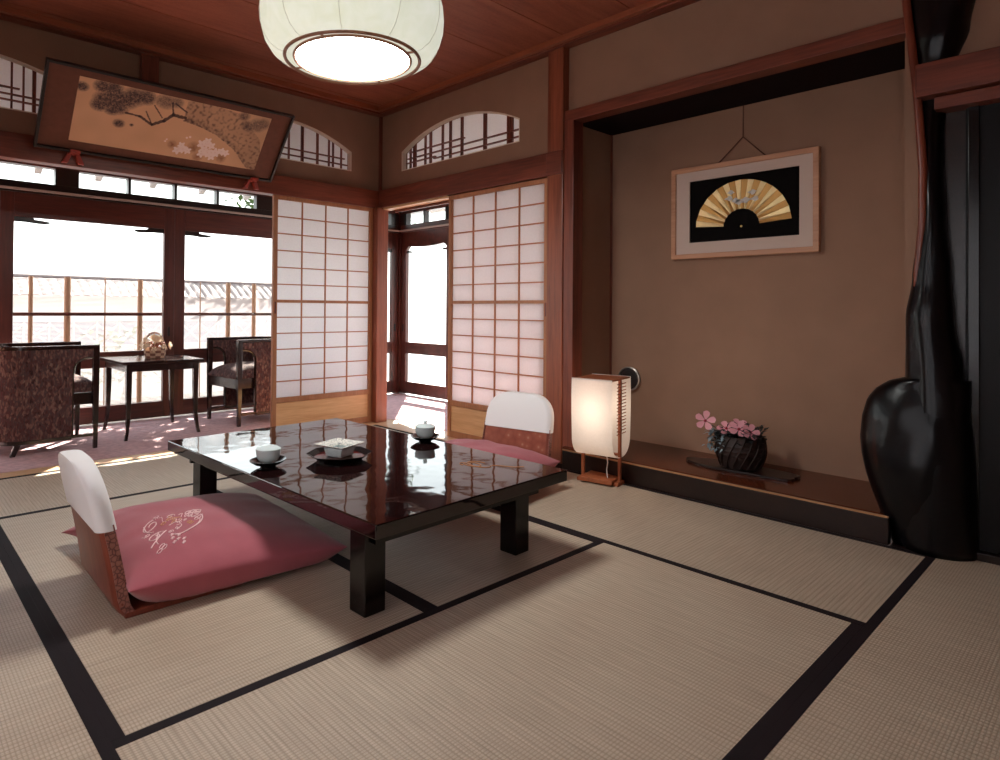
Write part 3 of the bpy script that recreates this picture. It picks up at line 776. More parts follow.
# ---------------------------------------------------------------- cushions
def pillow_z(u, v, H):
    a = max(0, 1-abs(u)**2.6); b = max(0, 1-abs(v)**2.6)
    return H*(a**.55)*(b**.55)
def cushion(label, c, hx, hy, rz, base, Hup, rim, tilt=0):
    e = thing('floor_cushion', label, 'cushion', (c[0], c[1], 0), rz)
    n = 56
    def pos(u, v, up):
        x = u*hx*(1-.05*(1-v*v)*abs(u)**2)
        yv = v*hy*(1-.04*(1-u*u)*abs(v)**2)
        wr = .006*noise.noise(Vector((u*3, v*3, 2.2)))+.010*noise.noise(Vector((u*1.3+4, v*5, 0)))*(abs(u)**2)
        wr += .006*noise.noise(Vector((u*6, v*2, 7)))*max(0, -u)
        edge = (1-abs(u)**4)*(1-abs(v)**4)
        rz_ = base+rim*(1-tilt*(u+1)/2)
        if up: z = rz_+pillow_z(u, v, Hup)+wr*edge*1.6
        else: z = max(base, rz_-pillow_z(u, v, rim*2.4))
        k = max(0, -u)**3*max(0, v)**3.5     # soft tip at one corner
        x -= .055*k*(hx/.383); z -= .050*k
        return Vector((x, yv, z))
    b = B(); rows = {}
    cs = [math.sin((i/n-.5)*PI)*.5+.5 for i in range(n+1)]
    for s in (1, 0):
        for i in range(n+1):
            for j in range(n+1):
                bd = i in (0, n) or j in (0, n)
                if bd and (1, i, j) in rows: rows[(s, i, j)] = rows[(1, i, j)]; continue
                u, v = -1+2*cs[i], -1+2*cs[j]
                rows[(s, i, j)] = b.bm.verts.new(pos(u, v, s))
        for i in range(n):
            for j in range(n):
                f = [rows[(s, i, j)], rows[(s, i+1, j)], rows[(s, i+1, j+1)], rows[(s, i, j+1)]]
                b.bm.faces.new(f if s else f[::-1])
    b.build('cover', pink_cloth, e, smooth='full', local=True)
    return e, pos, hx, hy
cu, cpos, chx, chy = cushion('plump pink floor cushion with white scroll embroidery, beside the table', (-2.278, -1.950), .383, .43, math.radians(-3), .0225, .085, .085, .45)
def embroider(e, pos, hx, hy, cx, cy, s):
    def curve(pts, r, mat_list):
        P = []
        for x, y in pts:
            u, v = (cx+s*(x*.745+y*2.3*.667))/hx, (cy+s*(-x*.667+y*2.3*.745))/hy
            p = pos(u, v, 1); P.append((p.x, p.y, p.z+.0008))
        mat_list.tube(P, r*1.35, 4)
    def spiral(x, y, r, a0, turns, sg=1, shrink=.25, n=22):
        return [(x+r*(1-(1-shrink)*i/n)*math.cos(a0+sg*turns*2*PI*i/n), y+r*(1-(1-shrink)*i/n)*math.sin(a0+sg*turns*2*PI*i/n)) for i in range(n+1)]
    w = B()
    # picture-plane layout: +a towards the table (x), +b away (y) rotated so it reads from the viewer's side
    curve(spiral(-.95, .15, .30, 2.2, 1.3, 1), .0017, w)
    curve([(-1.25+.1*i, .1-.55*math.sin(i/7*1.4)+.05*i) for i in range(8)], .0022, w)
    curve(spiral(-.15, -.35, .28, 1.0, 1.25, 1), .0016, w)
    curve([(.0+.02*i, -.05-.14*i+.012*i*i*.5) for i in range(9)], .0018, w)
    curve([(.25*math.cos(t)*1.0+.1, .1+.28*math.sin(t)) for t in [i*.2 for i in range(4, 15)]], .0016, w)
    curve([(.62+.5*math.cos(t), .28+.55*math.sin(t)) for t in [-1.9+i*.22 for i in range(16)]], .0022, w)
    curve([(.66+.42*math.cos(t), .24+.46*math.sin(t)) for t in [-1.7+i*.22 for i in range(13)]], .0013, w)
    for (x, y, k) in ((.15, 1.0, .14), (.32, 1.05, .14), (.0, .92, .1), (.45, .95, .1), (.2, .82, .11)):
        curve(spiral(x, y, k, 0, 1, 1, 1, 12), .0014, w)
    for (x, y) in ((.55, -.3), (.85, -.28), (.98, -.42), (1.2, -.38), (1.32, -.5), (.72, -.42), (.95, -.55), (.45, .05), (.3, .5)):
        for q in range(5):
            a = q*2*PI/5
            curve([(x, y), (x+.055*math.cos(a), y+.055*math.sin(a))], .0022, w)
    for (x, y) in ((.55, -.7), (.68, -.72), (.62, -.85)): curve(spiral(x, y, .08, 0, 1, 1, 1, 10), .0011, w)
    for i in range(24):
        a = i*.55
        curve([(-1.1+.06*i, .45+.1*math.sin(a)), (-1.1+.06*i+.05, .42+.1*math.sin(a))], .0009, w)
    for (x, y, r, a, t, sg) in ((-.55, .62, .16, .5, 1.2, 1), (-1.2, .55, .12, 2.0, 1.1, -1), (.05, .48, .15, 3.0, 1.1, 1), (.75, .62, .13, 1.0, 1.2, -1), (-.7, -.25, .14, 4.0, 1.2, 1), (.35, .12, .17, 2.6, 1.0, -1), (.28, -.12, .1, 0, 1.2, 1)):
        curve(spiral(x, y, r, a, t, sg, .2, 18), .0013, w)
    for k in range(5):
        curve([(-.3+.22*k+.05*i, .75+.10*math.sin(i*.9+k)) for i in range(6)], .0012, w)
    curve([(-.25+.07*i, -.15-.5*math.sin(i/9*PI/2)) for i in range(9)], .0016, w)
    w.build('stitching', thread, e, local=True)
    g = B()
    for (x, y) in ((-.45, .45), (-.25, .5), (-.1, .35), (-.5, .25), (.6, .4), (.75, .35)):
        curve(spiral(x, y, .09, .3, 1, 1, .5, 10), .0014, g)
    curve([(-.6+.08*i, .58+.06*math.sin(i*1.3)) for i in range(10)], .0013, g)
    g.build('stitching', thread_gold, e, local=True)
embroider(cu, cpos, chx, chy, -.190, -.135, .080)
cushion('pink floor cushion mostly hidden behind the low table, before the other floor chair', (-.835, -1.99), .30, .365, math.radians(9), .0225, .095, .085, -.55)

# ---------------------------------------------------------------- legless floor chairs (zaisu)
def zaisu(label, loc, rz, front_mat):
    e = thing('floor_chair', label, 'floor chair', loc, rz)
    # local: back at x=0, seat towards +x; width along y
    H = .484
    def bx(z): return -.005-.092*(z/H)**1.3 + .03*max(0, 1-z/.06)**2
    def hw(z):
        w = .232-.02*z/H
        top = .15
        if z > H-top:
            t = (z-(H-top))/top; w -= .14*(1-(max(0, 1-t**2.6))**.5)
        if z < .05: w -= .012*(1-z/.05)
        return w
    def ring(z, th, grow=0):
        w, c = hw(z)+grow, bx(z); t = th/2+grow
        r = min(.027, t*.95); pts = []
        for cx_, cy_, a0 in ((t-r, w-r, 0), (-(t-r), w-r, PI/2), (-(t-r), -(w-r), PI), (t-r, -(w-r), 1.5*PI)):
            for i in range(5):
                a = a0+i*PI/8
                pts.append(Vector((c+cx_+r*math.cos(a), cy_+r*math.sin(a), z)))
        return pts
    def zz(a, b, n): return [a+(b-a)*i/n for i in range(n+1)]
    b = B(); b.loft([ring(z, .046) for z in zz(.0, .40, 16)]); b.build('backrest', brown_vinyl, e, smooth=True, local=True)
    # edge trim strips on the two narrow sides
    for s in (-1, 1):
        t = B()
        t.loft([[Vector((bx(z)+.0215, s*(hw(z)+.0012), z)), Vector((bx(z)-.010, s*(hw(z)+.0012), z)), Vector((bx(z)-.010, s*(hw(z)-.004), z)), Vector((bx(z)+.0215, s*(hw(z)-.004), z))] for z in zz(.008, .30, 10)])
        t.build('edge_trim', crackle, e, local=True)
    f = B(); f.loft([[Vector((bx(z)+.0245, w_*hw(z)*.93, z)) for w_ in (-1, -.5, 0, .5, 1)] for z in zz(.06, .30, 8)], close=False)
    f.build('front_panel', front_mat, e, smooth=True, local=True)
    c = B(); zs = zz(.282, H-.15, 6)+[H-.15+.15*math.sin(i/14*PI/2) for i in range(1, 15)]
    rr = [ring(z, .052, .005) for z in zs]
    for k, r in enumerate(rr[:1]):
        for p in r: p.z += .006*math.sin(p.y*14)
    c.loft(rr)
    c.build('head_cover', white_cloth, e, smooth=True, local=True)
    s = B(); ol = []
    for i in range(9): 
        a = -PI/2+i*PI/16*1.0; 
    pts = [(.0, -.225)]+[(.36+.07*math.sin(a), -.155-.07*math.cos(a)) for a in [i*PI/12 for i in range(7)]]+[(.36+.07*math.cos(a), .155+.07*math.sin(a)) for a in [i*PI/12 for i in range(7)]]+[(.0, .225)]
    s.prism(pts, 'z', 0, .022); s.build('seat', brown_vinyl, e, local=True, bevel=.005)
    return e
zaisu('legless floor chair with white cover, seen from the side at left', (-2.672, -2.075, 0), math.radians(-1), tufted)
zaisu('legless floor chair with white cover facing forward behind the table', (-.505, -1.985, 0), math.radians(180+9), tufted)

# ---------------------------------------------------------------- paper floor lantern
ang = math.atan2(-.2, -.98)+PI/2    # local -y faces (-.93,-.37)
ln = thing('floor_lantern', 'lit white paper floor lantern on a wooden stand by the alcove step', 'lantern', (-.165, -2.35, 0), ang)
LW, LD = .118, .142; Z0, Z1 = .150, .588
B().box(-.095, .095, -.085, .085, .008, .032).build('base', lamp_wood, ln, local=True, bevel=.003)
for sx in (-1, 1):
    B().box(sx*.108-.008, sx*.108+.008, -.010, .010, 0, Z1-.006).build('post', lamp_wood, ln, local=True, bevel=.002)
    B().box(sx*.108-.013, sx*.108+.013, -.06, .06, .0, .02).build('foot', lamp_wood, ln, local=True, bevel=.002)
B().box(-.099, .099, -.010, .010, .160, .172).build('crossbar', lamp_wood, ln, local=True)
B().box(-LW+.003, LW-.003, -LD+.003, LD-.003, Z1-.005, Z1+.003).build('top_board', lamp_wood, ln, local=True, bevel=.002)
prof = [(-LD, Z1+.006), (-LD-.004, .50), (-LD-.003, .40), (-LD+.002, .32)]
prof += [(-(LD-.004)*math.cos(a)**.8 if math.cos(a) > 0 else (LD-.004)*(-math.cos(a))**.8, .27-.118*math.sin(a)**.9) for a in [i*PI/18 for i in range(1, 18)]]
prof += [(LD-.002, .32), (LD+.003, .40), (LD+.004, .50), (LD, Z1+.006)]
b = B(); b.loft([[Vector((-LW+2*LW*k/8, p, z)) for p, z in prof] for k in range(9)], close=False)
o = b.build('paper_shade', lamp_paper, ln, smooth=True, local=True)
for sx in (-1, 1):
    for k in range(16):
        z = .285+k*.0185
        B().tube([(sx*(LW-.001), -.066, z), (sx*(LW-.001), .066, z)], .0028, 6).build('rung', lamp_wood, ln, local=True)
B().lathe([(.004, .27), (.018, .29), (.028, .33), (.024, .36), (.012, .378), (.0, .38)], n=16).build('bulb', emit('lantern_bulb', (1, .86, .70, 1), 3), ln, smooth=True, local=True)
pd = [(-.04, .03, .17), (-.045, .032, .12), (-.055, .03, .07), (-.05, .02, .034)]
B().tube([(.045, -.03, .152), (.052, -.034, .12), (.047, -.036, .08), (.05, -.03, .033)], .0035, 6).build('cord', white_cord, ln, smooth=True, local=True)
# round disc on the alcove wall behind the lantern
dc = thing('wall_disc', 'dark round disc with a pale rim on the alcove wall behind the lantern', 'wall fitting', (TB-.001, -2.132, .44))
def ydisc(b, prof, c, n=36):
    c = Vector(c)
    b.loft([[c+Vector((-h, r*math.cos(2*PI*k/n), r*math.sin(2*PI*k/n))) for k in range(n)] for r, h in prof])
b = B(); ydisc(b, [(.070, 0), (.078, .004), (.080, .022), (.074, .026), (.071, .026), (.070, .012)], (TB-.001, -2.132, .521)); b.build('rim', grey_rim, dc, smooth=True)
b = B(); ydisc(b, [(.070, .004), (.070, .016), (.05, .021), (.02, .018), (.0002, .018)], (TB-.001, -2.132, .521)); b.build('face', dark_disc, dc, smooth=True)

# ---------------------------------------------------------------- fan picture
fp = thing('fan_picture', 'framed golden folding fan on black, hung on the alcove wall', 'picture', (TB, -2.836, 1.30))
FX = TB-.030
fy0, fy1, fz0, fz1 = -3.264, -2.434, 1.292, 1.853
def fframe(y0, y1, z0, z1, w, d0, d1, name, mat):
    b = B(); b.sheet([(y0, z0), (y1, z0), (y1, z1), (y0, z1)], [[(y0+w, z0+w), (y1-w, z0+w), (y1-w, z1-w), (y0+w, z1-w)]], 'x', d0, d1); b.build(name, mat, fp, bevel=.003)
fframe(fy0, fy1, fz0, fz1, .030, TB-.038, TB-.004, 'frame', pale_frame)
b = B(); y0, y1, z0, z1 = fy0+.029, fy1-.029, fz0+.029, fz1-.029
b.sheet([(y0, z0), (y1, z0), (y1, z1), (y0, z1)], [[(-3.166, 1.390), (-2.549, 1.390), (-2.549, 1.766), (-3.166, 1.766)]], 'x', FX+.002, FX+.012); b.build('mount', mat_board, fp)
box('backing', (FX+.014, FX+.018, -3.18, -2.54, 1.38, 1.775), black_velvet, fp, bevel=0)
fcy, fcz, R1, R0 = -2.856, 1.466, .270, .102
nf = 22; gl, gd = B(), B()
a0, a1 = math.radians(4), math.radians(176)
for k in range(nf):
    t0, t1 = a0+(a1-a0)*k/nf, a0+(a1-a0)*(k+1)/nf
    d0, d1 = ((FX+.010, FX+.004) if k % 2 == 0 else (FX+.004, FX+.010))
    def P(t, r, d): return Vector((d, fcy+r*math.cos(t), fcz+r*math.sin(t)))
    (gl if k % 2 == 0 else gd).loft([[P(t0, R0, d0), P(t0, R1, d0)], [P(t1, R0, d1), P(t1, R1, d1)]], close=False)
fn = gl.build('fan_leaf', gold_leaf, fp); gd.build('fan_leaf', gold_shaded, fp)
sv = B()
for (t, r, w) in ((1.9, .20, .03), (2.05, .17, .03), (1.75, .15, .035), (1.3, .21, .026), (1.2, .18, .03), (1.38, .155, .03), (1.5, .14, .03)):
    pts = [(FX+.0025, fcy+r*math.cos(t)+w*math.cos(a)*.75*(1+.3*math.sin(3*a+t*7)), fcz+r*math.sin(t)+w*.42*math.sin(a)*(1+.3*math.cos(4*a))) for a in [i*2*PI/18 for i in range(18)]]
    sv.bm.faces.new([sv.bm.verts.new(p) for p in pts])
sv.build('cloud_motif', silver_paint, fp)
b = B(); ydisc(b, [(.006, 0), (.006, .006), (.0001, .006)], (FX+.014, fcy, fcz), 14); b.build('rivet', brass, fp)
b = B(); b.tube([(TB-.02, -2.72, 1.85), (TB-.012, -2.861, 1.985), (TB-.02, -2.99, 1.85)], .004, 6); b.tube([(TB-.012, -2.861, 1.985), (TB-.008, -2.861, 2.168)], .003, 6)
b.build('hanging_cord', cord_mat, fp, smooth=True)

# ---------------------------------------------------------------- alcove flowers
fb = thing('display_board', 'dark irregular wooden board under the flower basket in the alcove', 'board', (.24, -2.95, KZ))
b = B(); pts = []
for i in range(40):
    a = i*2*PI/40
    r = 1+.05*noise.noise(Vector((math.cos(a)*3, math.sin(a)*3, 1)))+.05*math.sin(5*a)
    s = (abs(math.cos(a))**2.6+abs(math.sin(a))**2.6)**(-1/2.6)
    pts.append((.235+.105*s*r*math.cos(a), -2.955+.285*s*r*math.sin(a)))
b.prism(pts, 'z', KZ, KZ+.014); b.build('plank', black_wood, fb, bevel=.003)
vz = KZ+.0195; vc = (.235, -2.958)
vs = thing('flower_basket', 'dark woven bamboo basket of pink flowers in the alcove', 'flower basket', (vc[0], vc[1], vz))
b = B(); prof = []
for i in range(15):
    f = i/14; prof.append((.095+.028*math.sin(f*PI*.85)-.004*(i % 2), .165*f))
prof += [(.108, .168), (.10, .16), (.09, .04), (.0001, .03)]
b.lathe(prof, (vc[0], vc[1], vz), 40); b.build('basket', bamboo_dark, vs, smooth=True)
b = B()
for k in range(18):
    a = k*2*PI/18
    b.tube([(vc[0]+(.098+.028*math.sin(f*PI*.85))*math.cos(a+f*.6), vc[1]+(.098+.028*math.sin(f*PI*.85))*math.sin(a+f*.6), vz+.165*f) for f in [i/8 for i in range(9)]], .004, 5)
b.build('weave', bamboo_dark, vs, smooth=True)
b = B(); b.tube([(vc[0]+.01, vc[1]-.115*math.cos(t), vz+.13+.105*math.sin(t)) for t in [i*PI/14 for i in range(15)]], .006, 6); b.build('handle', bamboo_dark, vs, smooth=True)
def flower(b, core, p, r, nrm, seed=0):
    nrm = Vector(nrm).normalized(); a = nrm.orthogonal().normalized(); c = nrm.cross(a); p = Vector(p)
    for k in range(5):
        t = k*2*PI/5+seed
        d = a*math.cos(t)+c*math.sin(t); s = a*-math.sin(t)+c*math.cos(t)
        b.loft([[p+d*r*.1-s*r*.05, p+d*r*.1, p+d*r*.1+s*r*.05], [p+d*r*.55-s*r*.30+nrm*r*.14, p+d*r*.55+nrm*r*.08, p+d*r*.55+s*r*.30+nrm*r*.14],
                [p+d*r*.85-s*r*.33+nrm*r*.2, p+d*r*.9+nrm*r*.14, p+d*r*.85+s*r*.33+nrm*r*.2], [p+d*r*1.0-s*r*.12+nrm*r*.2, p+d*r*1.03+nrm*r*.18, p+d*r*1.0+s*r*.12+nrm*r*.2]], close=False)
    core.tube([p+nrm*r*.02, p+nrm*r*.3], [r*.16, r*.05], 8)
lb = B(); leafset(lb, (vc[0]-.06, vc[1]+.085, vz+.14), 150, (.05, .06, .05), .045, .5, 3); lb.build('leaves', leaf_blue, vs)
lb = B(); leafset(lb, (vc[0]-.01, vc[1], vz+.165), 260, (.09, .10, .035), .05, 0, 4); lb.build('leaves', leaf_dark, vs)
vw = (-.85, -.35, .45)
fls = [((vc[0]-.07, vc[1]+.045, vz+.205), .048, (-.7, -.1, .9)), ((vc[0]-.07, vc[1]-.02, vz+.21), .05, (-.8, -.4, .8)), ((vc[0]-.02, vc[1]+.0, vz+.225), .045, (-.4, -.3, 1)),
       ((vc[0]-.06, vc[1]-.075, vz+.20), .045, (-.7, -.7, .6)), ((vc[0]+.02, vc[1]+.06, vz+.22), .04, (0, .4, 1)), ((vc[0]-.03, vc[1]+.180, vz+.225), .054, (-.9, -.35, .3))]
for i, (p, r, nr) in enumerate(fls):
    pb, cb_ = B(), B(); flower(pb, cb_, p, r, nr, i*.7)
    po = pb.build('flower', flower_mat, vs, smooth=True); cb_.build('flower_centre', flower_core, po)
B().tube([(vc[0]-.02, vc[1]+.07, vz+.17), (vc[0]-.02, vc[1]+.13, vz+.195), (vc[0]-.028, vc[1]+.180, vz+.22)], .0022, 5).build('stem', leaf_dark, vs)

# ---------------------------------------------------------------- lacquered burl post
bp = thing('alcove_post', 'gnarled black lacquered burl timber post at the right end of the alcove', 'post', (.0, -3.83, 0))
secs = [(-.0, -3.715, -3.975), (.03, -3.70, -3.975), (.14, -3.70, -3.972), (.30, -3.71, -3.968), (.45, -3.72, -3.962), (.60, -3.73, -3.945), (.72, -3.735, -3.925), (.95, -3.735, -3.895), (1.12, -3.758, -3.885),
        (1.35, -3.785, -3.87), (1.57, -3.782, -3.86), (1.72, -3.775, -3.858), (1.88, -3.762, -3.868), (2.0, -3.752, -3.90), (2.14, -3.735, -3.942), (2.30, -3.718, -3.968), (2.5, -3.71, -3.975), (CEIL, -3.705, -3.975)]
def lerp_sec(z):
    for (a, b_) in zip(secs, secs[1:]):
        if a[0] <= z <= b_[0]:
            f = (z-a[0])/(b_[0]-a[0]); f = f*f*(3-2*f)
            return a[1]+(b_[1]-a[1])*f, a[2]+(b_[2]-a[2])*f
rings = []
nz_ = 90
for i in range(nz_+1):
    z = CEIL*i/nz_; yl, yr = lerp_sec(z)
    cy, hy = (yl+yr)/2, (yl-yr)/2
    hx = min(.13 if z < 1.3 else .10, max(.06, hy*1.0)); cx_ = .01+.038*max(0, min(1, (z-1.3)/.5))
    r = []
    for k in range(36):
        a = 2*PI*k/36
        q = 1+.10*noise.noise(Vector((math.cos(a)*1.6, math.sin(a)*1.6, z*1.6)))+.05*noise.noise(Vector((math.cos(a)*4, math.sin(a)*4, z*3)))
        r.append(Vector((cx_+hx*q*math.cos(a), cy+hy*(.94+.06*q)*math.sin(a), z)))
    rings.append(r)
b = B(); b.loft(rings); b.build('trunk', trunk_mat, bp, smooth='full')
# burl swelling on the alcove side
out = [(.0, -3.69), (.05, -3.668), (.128, -3.648), (.21, -3.618), (.28, -3.597), (.36, -3.58), (.43, -3.573), (.52, -3.580), (.60, -3.60), (.645, -3.632), (.68, -3.675), (.70, -3.73)]
rings = []
for i in range(40):
    f = i/39; z = .70*f
    for (a, b_) in zip(out, out[1:]):
        if a[0] <= z <= b_[0]: yl = a[1]+(b_[1]-a[1])*(z-a[0])/(b_[0]-a[0])
    c = -3.80; w = yl-c
    hx = .075+.055*math.sin(PI*min(1, f*1.05))
    r = []
    for k in range(28):
        a = 2*PI*k/28
        q = 1+.09*noise.noise(Vector((math.cos(a)*2+9, math.sin(a)*2, z*5)))+.05*noise.noise(Vector((math.cos(a)*5, math.sin(a)*5+3, z*9)))
        r.append(Vector((-.005+hx*q*math.cos(a), c+(w if math.sin(a) > 0 else .15)*(.96+.04*q)*math.sin(a), z)))
    rings.append(r)
b = B(); b.loft(rings); b.build('burl', trunk_mat, bp, smooth='full')
b = B(); b.tube([(-.03, y+.0, z) for z, y in [(1.02, -3.775), (1.12, -3.78), (1.35, -3.80), (1.57, -3.80), (1.88, -3.782), (2.14, -3.757), (2.3, -3.742), (2.66, -3.732)]], [.004, .012, .016, .016, .016, .016, .016, .016], 10)
b.build('sapwood_ridge', sapwood, bp, smooth=True)

# ---------------------------------------------------------------- pine painting in leaning frame
O = Vector((-2.573, -.052, 1.925)); U = Vector((1, 0, 0)); V = Vector((0, -.35, .415)).normalized(); W = U.cross(V)
pp = thing('framed_painting', 'long framed ink painting of a pine tree leaning out above the windows', 'picture', O)
FWd, FHt = 1.516, .543
def q3(u, v, d): return O+U*u+V*v+W*d
def slab(u0, u1, v0, v1, d0, d1, name, mat, bev=.002):
    b = B(); b.loft([[q3(u0, v0, d0), q3(u1, v0, d0), q3(u1, v1, d0), q3(u0, v1, d0)], [q3(u0, v0, d1), q3(u1, v0, d1), q3(u1, v1, d1), q3(u0, v1, d1)]]); return b.build(name, mat, pp, bevel=bev)
fw = .016
slab(0, FWd, 0, fw, 0, .030, 'frame', black_frame); slab(0, FWd, FHt-fw, FHt, 0, .030, 'frame', black_frame)
slab(0, fw, fw, FHt-fw, 0, .030, 'frame', black_frame); slab(FWd-fw, FWd, fw, FHt-fw, 0, .030, 'frame', black_frame)
slab(fw, FWd-fw, fw, FHt-fw, .004, .012, 'mount', brocade, 0)
pu0, pu1, pv0, pv1 = .173, 1.362, .072, .483
NU, NV = 400, 140
def seg_d(p, a, b):
    ax, ay = a; bx_, by = b; px, py = p
    dx, dy = bx_-ax, by-ay; t = max(0, min(1, ((px-ax)*dx+(py-ay)*dy)/(dx*dx+dy*dy)))
    return math.hypot(px-ax-t*dx, py-ay-t*dy), t
trunk_top = [(.779, .47), (.827, .49), (.953, .487), (1.158, .466), (1.257, .37), (1.33, .31), (1.40, .10)]
trunk_bot = [(.79, .335), (.84, .33), (.903, .319), (1.026, .283), (1.169, .201), (1.29, .085), (1.32, .06)]
def interp(tab, x):
    if x <= tab[0][0]: return None
    for a, b in zip(tab, tab[1:]):
        if a[0] <= x <= b[0]: return a[1]+(b[1]-a[1])*(x-a[0])/(b[0]-a[0])
    return None
fol = [(.193, .424, .035), (.30, .45, .05), (.353, .448, .06), (.376, .402, .075), (.33, .37, .07), (.30, .335, .05), (.479, .428, .07), (.54, .44, .06), (.44, .40, .07), (.40, .345, .06), (.37, .32, .045), (.66, .441, .06), (.72, .45, .045), (.423, .238, .033), (.495, .243, .012), (1.28, .412, .06), (1.22, .395, .05), (1.315, .43, .05), (1.17, .458, .04)]
brs = [((.80, .36), (.722, .364), .011), ((.722, .364), (.674, .311), .010), ((.674, .311), (.61, .271), .010), ((.61, .271), (.53, .311), .008), ((.53, .311), (.446, .316), .006), ((.61, .271), (.56, .35), .004), ((.66, .33), (.60, .40), .004), ((.72, .37), (.70, .44), .005), ((.8, .40), (.72, .44), .005)]
flw = [(.80, .125, .03), (.835, .14, .03), (.865, .135, .028), (.82, .165, .026), (.95, .20, .035), (.98, .225, .03), (1.01, .20, .03), (.96, .13, .03), (1.0, .145, .035), (1.05, .155, .035), (1.09, .17, .03), (1.12, .165, .028), (1.03, .12, .03), (.97, .165, .03), (.713, .175, .008), (.72, .19, .007), (.84, .226, .008), (.86, .235, .008)]
def paint_col(u, v):
    n1 = noise.noise(Vector((u*9, v*9, 0))); n2 = noise.noise(Vector((u*60, v*60, 3))); n3 = noise.noise(Vector((u*140, v*140, 5)))
    c = Vector((224+8*n1, 174+7*n1, 136+6*n1))
    if u > 1.15: c = c*(1-.10*min(1, (u-1.15)/.2))
    ink = Vector((62, 44, 44))
    t, bt = interp(trunk_top, u+.006*n2), interp(trunk_bot, u+.006*n2)
    lo = bt if bt is not None else (.06 if u > 1.3 and u < 1.40 else None)
    if t is not None and lo is not None and lo < v < t:
        edge = max(0, 1-(v-lo)/.055)
        sc_ = noise.noise(Vector((u*45-v*20, v*45+u*20, 1)))
        k = .18+.55*max(0, sc_)*1.3+.55*edge*max(0, .4+n2)
        if u > .95: k *= .8
        c = c.lerp(ink, min(.9, k))
    for a, b, w in brs:
        d, tt = seg_d((u, v), a, b)
        if d < w*(1+.4*n2): c = c.lerp(ink, .75)
    k = 0
    for x, y_, r in fol:
        d = math.hypot(u-x, (v-y_)*1.25)/r
        if d < 1.25: k = max(k, max(0, min(1, (1.2-d)*1.5))*(.72+.5*n3+.3*n2))
    if k > 0:
        kk = min(.88, k*(.95 if u < .62 else .62)); c = c.lerp(Vector((58, 46, 50)), kk)
    for x, y_, r in ((.76, .16, .035), (.90, .165, .05), (1.10, .12, .04), (.94, .10, .04), (1.22, .057, .016)):
        d = math.hypot(u-x, v-y_)/r
        if d < 1: c = c.lerp(Vector((112, 60, 40)), .55*(1-d)*(1+.6*n2))
    for x, y_, r in flw:
        a = math.atan2(v-y_, u-x); d = math.hypot(u-x, v-y_)/(r*(.82+.22*math.cos(5*a+x*40)))
        if d < 1: c = Vector((252, 226, 216)).lerp(Vector((226, 176, 158)), max(0, .25-d)*2+.25*max(0, n2))
    return c
b = B(); R = b.loft([[q3(pu0+(pu1-pu0)*i/NU, pv0+(pv1-pv0)*j/NV, .0135) for i in range(NU+1)] for j in range(NV+1)], close=False)
po = b.build('painting', paint, pp)
ca = po.data.color_attributes.new('Paint', 'FLOAT_COLOR', 'POINT')
buf = []
for j in range(NV+1):
    for i in range(NU+1):
        c = paint_col(pu0+(pu1-pu0)*i/NU, pv0+(pv1-pv0)*j/NV)
        buf += [lin(max(0, c.x)), lin(max(0, c.y)), lin(max(0, c.z)), 1]
ca.data.foreach_set('color', buf)
# red wedge rests on the beam under the frame
for x, lb_ in ((-2.36, 'red wooden wedge holding up the painting at its left bottom corner'), (-1.20, 'red wooden wedge holding up the painting at its right bottom corner')):
    r = thing('frame_rest', lb_, 'frame rest', (x, -.02, 1.85))
    for s in (-1, 1):
        b = B(); b.loft([[(x+s*.002, -.07, 1.918), (x+s*.024, -.07, 1.918), (x+s*.024, -.022, 1.918), (x+s*.002, -.022, 1.918)],
                         [(x+s*.030, -.052, 1.845), (x+s*.062, -.052, 1.845), (x+s*.062, -.022, 1.845), (x+s*.030, -.022, 1.845)]])
        b.build('prong', red_wood, r, bevel=.003)
    B().box(x-.026, x+.026, -.112, -.022, 1.898, 1.919).build('cap', red_wood, r, bevel=.004)
hk = thing('picture_hook', 'small bright metal hook on the wall post above the painting', 'hook', (-1.90, 0, 2.42))
B().tube([(-1.93, -.001, 2.46), (-1.915, -.03, 2.452), (-1.89, -.035, 2.44), (-1.87, -.012, 2.425)], .005, 6).build('hook', chrome, hk, smooth=True)
B().tube([(-1.90, -.02, 2.45), (-1.84, -.20, 2.36), (-1.82, -.33, 2.30)], .002, 5).build('cord', cord_mat, hk)

# ---------------------------------------------------------------- ceiling pendant
pc = (-1.70, -2.085)
pn = thing('pendant_lamp', 'large round white paper pendant lamp glowing under the ceiling', 'ceiling lamp', (pc[0], pc[1], 2.068))
sh_r, bz = .40, 2.068
m, nt, out_ = new_mat('glowing_lamp_paper')
v = coords(nt); nz = N(nt, 'ShaderNodeTexNoise', Scale=14.0, Detail=6.0, Distortion=1.0); L(nt, v, nz.inputs['Vector'])
colr = ramp(nt, nz.outputs['Fac'], [(.3, rgb(226, 230, 210)), (.7, rgb(242, 244, 232))])
em = N(nt, 'ShaderNodeEmission', Strength=.38); L(nt, colr, em.inputs['Color'])
df = N(nt, 'ShaderNodeBsdfDiffuse'); df.inputs['Color'].default_value = rgb(190, 186, 150)
ad = N(nt, 'ShaderNodeAddShader'); L(nt, em.outputs[0], ad.inputs[0]); L(nt, df.outputs[0], ad.inputs[1]); L(nt, ad.outputs[0], out_.inputs['Surface'])
glow_paper = m
prof = [(.294, .0), (.322, .008), (.356, .032), (.383, .075), (.397, .125), (sh_r, .17), (.396, .22), (.38, .28), (.345, .34), (.29, .385), (.21, .41), (.10, .42)]
nseg = 96; rings = []
for r, z in prof:
    rings.append([(pc[0]+r*(1-.006*abs(math.cos(6*t))**8)*math.cos(t), pc[1]+r*(1-.006*abs(math.cos(6*t))**8)*math.sin(t), bz+z) for t in [2*PI*k/nseg for k in range(nseg)]])
